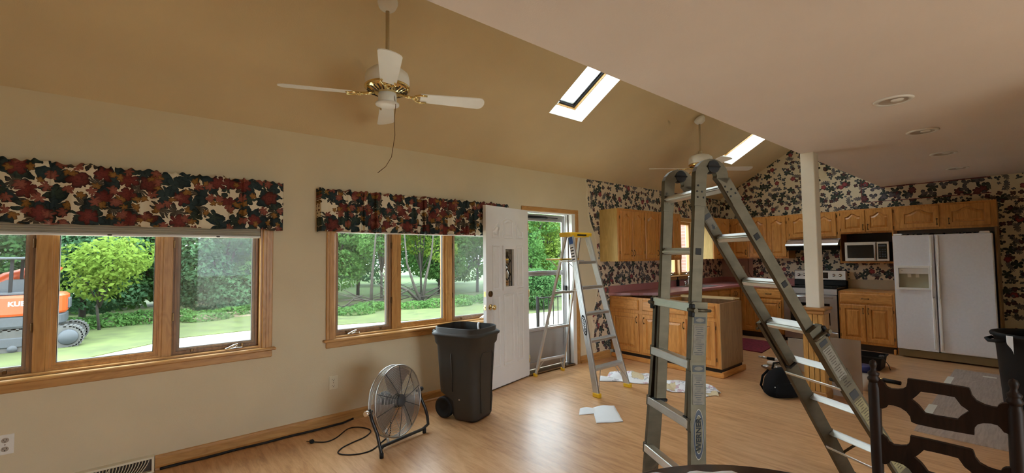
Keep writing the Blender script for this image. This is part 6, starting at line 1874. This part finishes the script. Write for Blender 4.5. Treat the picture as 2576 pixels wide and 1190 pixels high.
tag(b.build('work_bag', M['black_cloth'], recalc=False), 'crumpled black cloth bag against the pale drywall offcut behind the post', 'bag')

# ------------------------------------------------------------------ outside
GZ = -0.70
MB().box((-60, -60, GZ - 0.3), (90, 90, GZ)).build('ground_sand', M['sand'])['kind'] = 'structure'
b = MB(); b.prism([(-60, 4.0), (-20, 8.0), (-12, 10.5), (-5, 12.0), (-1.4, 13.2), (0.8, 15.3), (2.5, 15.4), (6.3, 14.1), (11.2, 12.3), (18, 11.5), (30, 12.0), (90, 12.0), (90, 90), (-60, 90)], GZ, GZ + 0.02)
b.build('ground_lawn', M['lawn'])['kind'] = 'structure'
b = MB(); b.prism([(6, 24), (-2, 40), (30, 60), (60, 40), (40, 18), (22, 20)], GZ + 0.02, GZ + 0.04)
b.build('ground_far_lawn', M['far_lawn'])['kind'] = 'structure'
b = MB(); b.box((3.2, WY + WT, GZ), (6.6, 5.45, -0.12)); b.build('porch_slab', M['concrete'])['kind'] = 'structure'
b = MB(); b.box((9.6, WY + WT + 0.02, GZ), (13.5, 6.4, 3.2)); b.build('wall_brick', M['brick'])['kind'] = 'structure'

t = thing('porch_railing', 'black iron porch railing seen through the storm door', 'railing', (5.5, 5.3, -0.12))
xs = [5.02 + 0.112 * i for i in range(13)]
for z in (0.77, -0.02):
    b = MB(); b.bar((4.98, 5.30, z), (6.42, 5.30, z), 0.030, 0.018, (0, 0, 1)); b.build('rail', M['iron'], t)
for x in xs:
    b = MB(); b.bar((x, 5.30, -0.02), (x, 5.30, 0.77), 0.012, 0.012, (0, 1, 0)); b.build('baluster', M['iron'], t)
for x in (4.985, 6.42):
    b = MB(); b.bar((x, 5.30, -0.12), (x, 5.30, 0.80), 0.030, 0.030, (0, 1, 0)); b.build('post', M['iron'], t)

t = thing('lumber_plank', 'long weathered plank lying on the grass beyond the sandy path', 'plank', (2.2, 19.4, GZ))
b = MB(); b.bar((0.2, 19.75, GZ + 0.10), (4.6, 19.15, GZ + 0.10), 0.10, 0.20, (0, 0, 1), 0.01)
b.build('timber', M['lumber'], t)
b = MB(); b.bar((0.6, 19.55, GZ + 0.04), (4.2, 19.05, GZ + 0.04), 0.14, 0.08, (0, 0, 1), 0.01); b.build('timber', M['lumber'], t)

# mini excavator
def excavator():
    X0, Yc = -2.55, 16.4
    t = thing('mini_excavator', 'orange and grey mini excavator on tracks standing outside on the grass', 'excavator', (X0, Yc, GZ))
    g = GZ
    for s in (-1, 1):
        y = Yc + s * 0.58
        prof = []
        for i in range(13):
            a = -math.pi / 2 + math.pi * i / 12
            prof.append((-1.38 + 0.27 * math.cos(a) if False else -1.40 + 0.27 * math.cos(a), 0.27 + 0.27 * math.sin(a)))
        for i in range(13):
            a = math.pi / 2 + math.pi * i / 12
            prof.append((-3.25 + 0.27 * math.cos(a), 0.27 + 0.27 * math.sin(a)))
        T = frame((0, y - 0.16, g), (1, 0, 0), (0, 0, 1), (0, 1, 0))
        b = MB(T); b.prism(prof, -0.0, 0.32)
        tr = b.build('track', M['track'], t)
        b = MB(T)
        n = len(prof)
        for i in range(n):
            p, q = Vector(prof[i]), Vector(prof[(i + 1) % n])
            for k in range(1 if (q - p).length < 0.2 else 14):
                m = p.lerp(q, (k + 0.5) / (1 if (q - p).length < 0.2 else 14))
                b.bar((m.x, m.y, 0.0), (m.x, m.y, 0.32), 0.05, 0.05, (1, 0, 0))
        b.build('track_lugs', M['track'], tr)
        b = MB(T); b.bbox((-3.0, 0.13, -0.03), (-1.65, 0.36, 0.02), 0.02); b.build('track_frame', M['machine_grey'], tr)
        for cx in (-3.25, -1.40):
            b = MB(T); b.lathe([(0.001, -0.05), (0.17, -0.05), (0.19, -0.02), (0.19, 0.04)], (cx, 0.27, 0), (0, 0, 1), 20); b.build('sprocket', M['machine_grey'], tr)
        for cx in (-2.8, -2.33, -1.87):
            b = MB(T); b.lathe([(0.001, -0.035), (0.085, -0.035), (0.09, 0.02)], (cx, 0.10, 0), (0, 0, 1), 14); b.build('roller', M['machine_grey'], tr)
    b = MB(); b.bbox((-2.9, Yc - 0.45, g + 0.25), (-1.75, Yc + 0.45, g + 0.60), 0.05); b.build('undercarriage', M['machine_grey'], t)
    # upper body
    def plan(x0, x1, hw, r):
        out = []
        for i in range(13):
            a = -math.pi / 2 + math.pi * i / 12
            out.append((x1 - r + r * math.cos(a), hw * math.sin(a) if False else (hw - r) * (1 if a > 0 else -1) + r * math.sin(a)))
        out += [(x0, hw), (x0, -hw)]
        return out
    def body(z0, z1, x0, x1, hw, r, mat, nm):
        p = plan(x0, x1, hw, r)
        b = MB(frame((0, Yc, g), (1, 0, 0), (0, 1, 0), (0, 0, 1)))
        b.loft([[(x, y, z0) for x, y in p], [(x, y, z0 + 0.05) for x, y in plan(x0, x1 + 0.03, hw + 0.02, r)], [(x, y, z1 - 0.06) for x, y in plan(x0, x1 + 0.03, hw + 0.02, r)], [(x, y, z1) for x, y in plan(x0, x1 - 0.04, hw - 0.03, r)]], True, True)
        return b.build(nm, mat, t)
    body(0.58, 0.88, -3.5, -1.52, 0.76, 0.5, M['machine_grey'], 'lower_skirt')
    hood_o = body(0.87, 1.36, -3.5, -1.50, 0.78, 0.55, M['orange'], 'engine_cover')
    b = MB(frame((0, Yc, g), (1, 0, 0), (0, 1, 0), (0, 0, 1))); 
    b.bbox((-1.62, -0.20, 0.95), (-1.435, 0.20, 1.22), 0.02); b.build('rear_grille', M['machine_grey'], t)
    b = MB(); b.bbox((-2.75, Yc - 0.66, g + 1.36), (-1.95, Yc + 0.66, g + 1.44), 0.02); b.build('seat_base', M['machine_grey'], t)
    b = MB(frame((0, Yc, g), (1, 0, 0), (0, 0, 1), (0, -1, 0)))
    b.prism([(-2.75, 1.44), (-2.02, 1.44), (-2.05, 1.66), (-2.16, 1.72), (-2.55, 1.72), (-2.72, 1.62)], -0.25, 0.25); b.build('seat', M['machine_grey'], t)
    for x in (-3.25, -2.42):
        for s in (-1, 1):
            b = MB(); b.bar((x, Yc + s * 0.62, g + 1.36), (x + 0.02, Yc + s * 0.60, g + 2.25), 0.06, 0.06, (0, 1, 0)); b.build('canopy_post', M['iron'], t)
    b = MB(); b.bbox((-3.5, Yc - 0.72, g + 2.22), (-1.98, Yc + 0.72, g + 2.28), 0.02); b.build('canopy_roof', M['machine_grey'], t)
    b = MB(); b.tube([(-3.2, Yc + 0.1, g + 1.2), (-2.7, Yc + 0.75, g + 1.75), (-1.95, Yc + 1.0, g + 2.02), (-1.75, Yc + 1.0, g + 1.9)], [0.16, 0.15, 0.13, 0.10], 8); b.build('boom', M['orange'], t)
    T = frame((-2.12, Yc - 0.802, g + 1.16), (1, 0, 0), (0, 0, 1), (0, -1, 0))
    text_mesh('KUBOTA', 0.15, T, M['white_letter'], t, ext=0.004, bold=0.004)
    text_mesh('KX', 0.09, frame((-1.98, Yc - 0.802, g + 1.01), (1, 0, 0), (0, 0, 1), (0, -1, 0)), M['white_letter'], t, ext=0.004, bold=0.003)
excavator()

# trees, shrubs and brush ---------------------------------------------------------
def blob_leaves(b, rnd, blobs, count, size):
    tot = sum(r[0] * r[1] + r[1] * r[2] for _, r in blobs)
    for c, r in blobs:
        for _ in range(int(count * (r[0] * r[1] + r[1] * r[2]) / tot)):
            v = Vector((rnd.gauss(0, 1), rnd.gauss(0, 1), rnd.gauss(0, 1))).normalized()
            k = rnd.uniform(0.62, 1.0) ** 0.5
            p = Vector(c) + Vector((v.x * r[0], v.y * r[1], v.z * r[2])) * k
            nrm = (v * 0.5 + Vector((rnd.uniform(-1, 1), rnd.uniform(-1, 1), rnd.uniform(0.1, 1.3)))).normalized()
            x = nrm.cross(Vector((rnd.uniform(-1, 1), rnd.uniform(-1, 1), rnd.uniform(-1, 1)))).normalized(); y = nrm.cross(x)
            s = size * rnd.uniform(0.6, 1.35)
            n = len(b.v)
            b.v += [p - x * s, p - y * s * 0.55 + nrm * s * 0.12, p + x * s, p + y * s * 0.55 + nrm * s * 0.12]
            b.f.append((n, n + 1, n + 2, n + 3)); b.sm.append(False)

def tree(name, label, x, y, h, rad, mat, seed, count, leaf, trunk=0.12, base_h=0.35, blobs=7, group='trees and bushes beyond the path', cat='tree'):
    rnd = random.Random(seed)
    t = thing(name, label, cat, (x, y, GZ), group=group)
    bl = []
    for i in range(blobs):
        a = rnd.uniform(0, 6.283); rr = rad * rnd.uniform(0.15, 0.62)
        z = GZ + h * (base_h + (1 - base_h) * rnd.uniform(0.10, 0.88))
        sz = rad * rnd.uniform(0.38, 0.62)
        bl.append(((x + rr * math.cos(a), y + rr * math.sin(a), z), (sz, sz, sz * rnd.uniform(0.55, 0.8))))
    b = MB(); blob_leaves(b, rnd, bl, count, leaf)
    b.build('crown', M['leaf'][mat], t, recalc=False)
    b = MB()
    b.tube([(x, y, GZ), (x + rnd.uniform(-0.1, 0.1), y, GZ + h * 0.3), (x + rnd.uniform(-0.3, 0.3), y + rnd.uniform(-0.3, 0.3), GZ + h * 0.75)], [trunk, trunk * 0.8, trunk * 0.3], 8)
    b.build('trunk', M['bark'], t)
    for c, r in bl:
        b = MB(); b.tube([(x, y, GZ + h * 0.28), tuple((Vector((x, y, GZ + h * 0.45)) + Vector(c)) / 2), c], [trunk * 0.55, trunk * 0.4, trunk * 0.12], 6); b.build('branch', M['bark'], t)
    return t
TREES = [
    # name, label, x, y, h, rad, mat, count, leaf, trunk, base_h, blobs
    ('leafy_bush', 'deep green bush right behind the orange digger', -4.4, 20.6, 4.6, 2.3, 0, 10920, 0.084, 0.10, 0.02, 12),
    ('leafy_bush', 'dense dark green bush filling the left half of the big window', -1.6, 21.6, 4.6, 2.3, 3, 11960, 0.084, 0.10, 0.0, 13),
    ('leafy_bush', 'dense blue-green bush behind the yellow-green maple', 0.6, 22.2, 4.8, 2.3, 0, 11960, 0.084, 0.10, 0.0, 13),
    ('leafy_bush', 'tall blue-green bush above the lying plank', 2.6, 21.8, 4.6, 2.1, 3, 11960, 0.078, 0.10, 0.0, 13),
    ('leafy_bush', 'mid-green bush at the far edge of the big window view', 4.6, 22.4, 4.6, 2.1, 1, 10920, 0.078, 0.10, 0.0, 12),
    ('young_maple', 'young maple with yellow-green leaves standing just right of the digger', -1.0, 18.8, 2.55, 1.45, 2, 3200, 0.075, 0.040, 0.42, 12),
    ('leafy_bush', 'pale green bush behind the first pane of the window by the door', 7.4, 23.0, 4.8, 2.3, 1, 8320, 0.084, 0.10, 0.25, 11),
    ('slender_tree', 'slender dark-trunked tree seen in the window by the door', 8.6, 19.8, 5.0, 1.7, 1, 5200, 0.073, 0.07, 0.38, 10),
    ('slender_tree', 'slender tree with lime leaves in the middle pane of the window by the door', 10.9, 20.2, 5.0, 1.8, 2, 5720, 0.073, 0.06, 0.40, 10),
    ('leafy_bush', 'green bush beyond the brush pile, beside the white door edge', 13.0, 22.0, 4.8, 2.2, 1, 8840, 0.084, 0.09, 0.22, 11),
    ('leafy_bush', 'lush light green tree filling the upper storm door glass', 14.2, 15.6, 5.2, 2.2, 1, 11440, 0.073, 0.10, 0.02, 12),
    ('leafy_bush', 'yellowish green tree at the latch side of the storm door glass', 16.6, 16.8, 5.2, 2.3, 2, 8840, 0.078, 0.10, 0.05, 12),
    ('leafy_bush', 'dark green shrub low behind the porch railing', 12.6, 13.4, 2.0, 1.2, 0, 5200, 0.062, 0.06, 0.0, 9),
    ('leafy_bush', 'blue-green tree far behind the storm door glass', 19.5, 20.5, 6.0, 3.0, 3, 9360, 0.095, 0.12, 0.0, 11),
    ('leafy_bush', 'distant deep green tree behind the slender trees', 12.5, 33.0, 7.0, 4.2, 3, 8320, 0.134, 0.14, 0.12, 12),
    ('leafy_bush', 'distant mid-green tree behind the first pane of the window by the door', 7.8, 34.0, 7.0, 4.2, 0, 8320, 0.134, 0.14, 0.12, 12),
    ('leafy_bush', 'distant pale tree between the white door and the slender trees', 18.5, 31.0, 7.0, 4.0, 1, 7800, 0.134, 0.14, 0.1, 12),
    ('leafy_bush', 'tall dark bush at the back, far behind the orange digger', -6.6, 26.5, 7.0, 3.4, 0, 10920, 0.123, 0.12, 0.0, 13),
    ('leafy_bush', 'tall mid-green bush at the back, behind the yellow-green maple', -1.8, 27.0, 7.0, 3.4, 1, 10920, 0.123, 0.12, 0.0, 13),
    ('leafy_bush', 'tall dark bush at the back, above and behind the lying plank', 2.6, 27.5, 7.0, 3.4, 0, 10920, 0.123, 0.12, 0.0, 13),
    ('leafy_bush', 'tall blue-green bush at the back, beyond the casing between the two windows', 6.6, 28.5, 7.0, 3.4, 3, 10920, 0.123, 0.12, 0.0, 13),
    ('leafy_bush', 'pale tree close behind the brush pile, high branches only', 9.3, 24.6, 5.6, 2.8, 1, 9360, 0.084, 0.10, 0.42, 12),
    ('leafy_bush', 'dark tall tree at the back beside the white door edge', 15.6, 26.0, 7.0, 3.4, 0, 10400, 0.112, 0.12, 0.15, 13),
    ('leafy_bush', 'tall pale tree at the back, beyond the storm door glass', 22.0, 24.5, 8.0, 4.2, 1, 10920, 0.123, 0.12, 0.0, 13),
    ('leafy_bush', 'tall dark tree at the back, right of the storm door view', 26.5, 22.5, 8.0, 4.0, 3, 10400, 0.123, 0.12, 0.0, 13),
    ('leafy_bush', 'full green bush showing just left of the open white door edge', 15.4, 21.6, 5.0, 2.3, 1, 9000, 0.084, 0.09, 0.02, 12),
    ('leafy_bush', 'hazy distant green tree low between the slender trees', 16.0, 44.0, 9.0, 5.5, 1, 7000, 0.19, 0.15, 0.0, 12),
    ('leafy_bush', 'hazy distant dark tree behind the brush pile', 24.5, 44.0, 9.0, 5.5, 0, 7000, 0.19, 0.15, 0.0, 12),
    ('leafy_bush', 'hazy distant blue-green tree behind the first pane of the window by the door', 9.0, 45.0, 9.0, 5.5, 3, 7000, 0.19, 0.15, 0.0, 12),
]
for i, (nm, lab, x, y, h_, rad, mt, cnt, leaf, trk, bh, nb) in enumerate(TREES):
    tree(nm, lab, x, y, h_, rad, mt, 100 + i, cnt, leaf, trk, bh, nb, cat='tree' if 'tree' in nm or 'maple' in nm else 'bush')

def low_cover(label, x0, x1, y0, y1, hh, mat, cnt, seed):
    rnd = random.Random(seed)
    b = MB()
    bl = []
    n = max(3, int((x1 - x0) / 0.8))
    for i in range(n):
        x = x0 + (x1 - x0) * (i + 0.5) / n
        bl.append(((x, rnd.uniform(y0, y1), GZ + hh * 0.25), (0.75, 0.6, hh * rnd.uniform(0.5, 0.9))))
    blob_leaves(b, rnd, bl, cnt * 2, 0.060)
    o = b.build('ground_foliage', M['leaf'][mat], None, recalc=False)
    tag(o, label, 'ground cover', kind='stuff')
low_cover('low green ground cover along the edge of the lawn outside the big window', -4.5, 5.5, 18.9, 20.0, 0.45, 1, 5200, 41)
low_cover('low green weeds along the path outside the window by the door', 5.0, 14.5, 16.4, 18.0, 0.40, 1, 4200, 42)

# brush pile of fallen branches
rnd = random.Random(77)
t = thing('brush_pile', 'tangle of grey fallen branches lying outside the window by the door', 'brush pile', (7.6, 18.0, GZ))
for i in range(46):
    x = rnd.uniform(5.8, 10.8); y = rnd.uniform(17.6, 19.4)
    L = rnd.uniform(0.8, 2.6); a = rnd.uniform(-0.6, 0.6) + (0 if rnd.random() < 0.6 else 2.6); e = rnd.uniform(-0.05, 0.55)
    d = Vector((math.cos(a) * math.cos(e), math.sin(a) * 0.4, math.sin(e)))
    p = Vector((x, y, GZ + rnd.uniform(0.03, 0.35)))
    r = rnd.uniform(0.012, 0.035)
    b = MB(); b.tube([p, p + d * (L * 0.5) + Vector((0, 0, rnd.uniform(-0.02, 0.10))), p + d * L], [r, r * 0.8, r * 0.35], 5); b.build('branch', M['branch'], t)
t = thing('leaning_tree', 'bare leaning grey trunk with thin stems outside the window by the door', 'tree', (9.6, 17.9, GZ), group='trees and bushes beyond the path')
for k, pts in enumerate(([(9.7, 17.9, GZ), (9.3, 17.9, 0.2), (9.0, 18.0, 1.2), (8.9, 18.1, 2.8)], [(9.75, 18, GZ), (9.95, 18, 0.5), (10.3, 18.1, 1.6), (10.5, 18.2, 3.0)], [(9.65, 17.9, GZ + 0.1), (9.0, 17.9, 0.0), (8.2, 17.9, 0.35), (7.7, 18.0, 0.9)], [(7.6, 18.6, GZ), (7.65, 18.6, 0.6), (7.75, 18.6, 1.7), (7.9, 18.7, 3.0)])):
    b = MB(); b.tube(pts, [0.075, 0.06, 0.045, 0.025], 7); b.build('trunk', M['branch'], t)
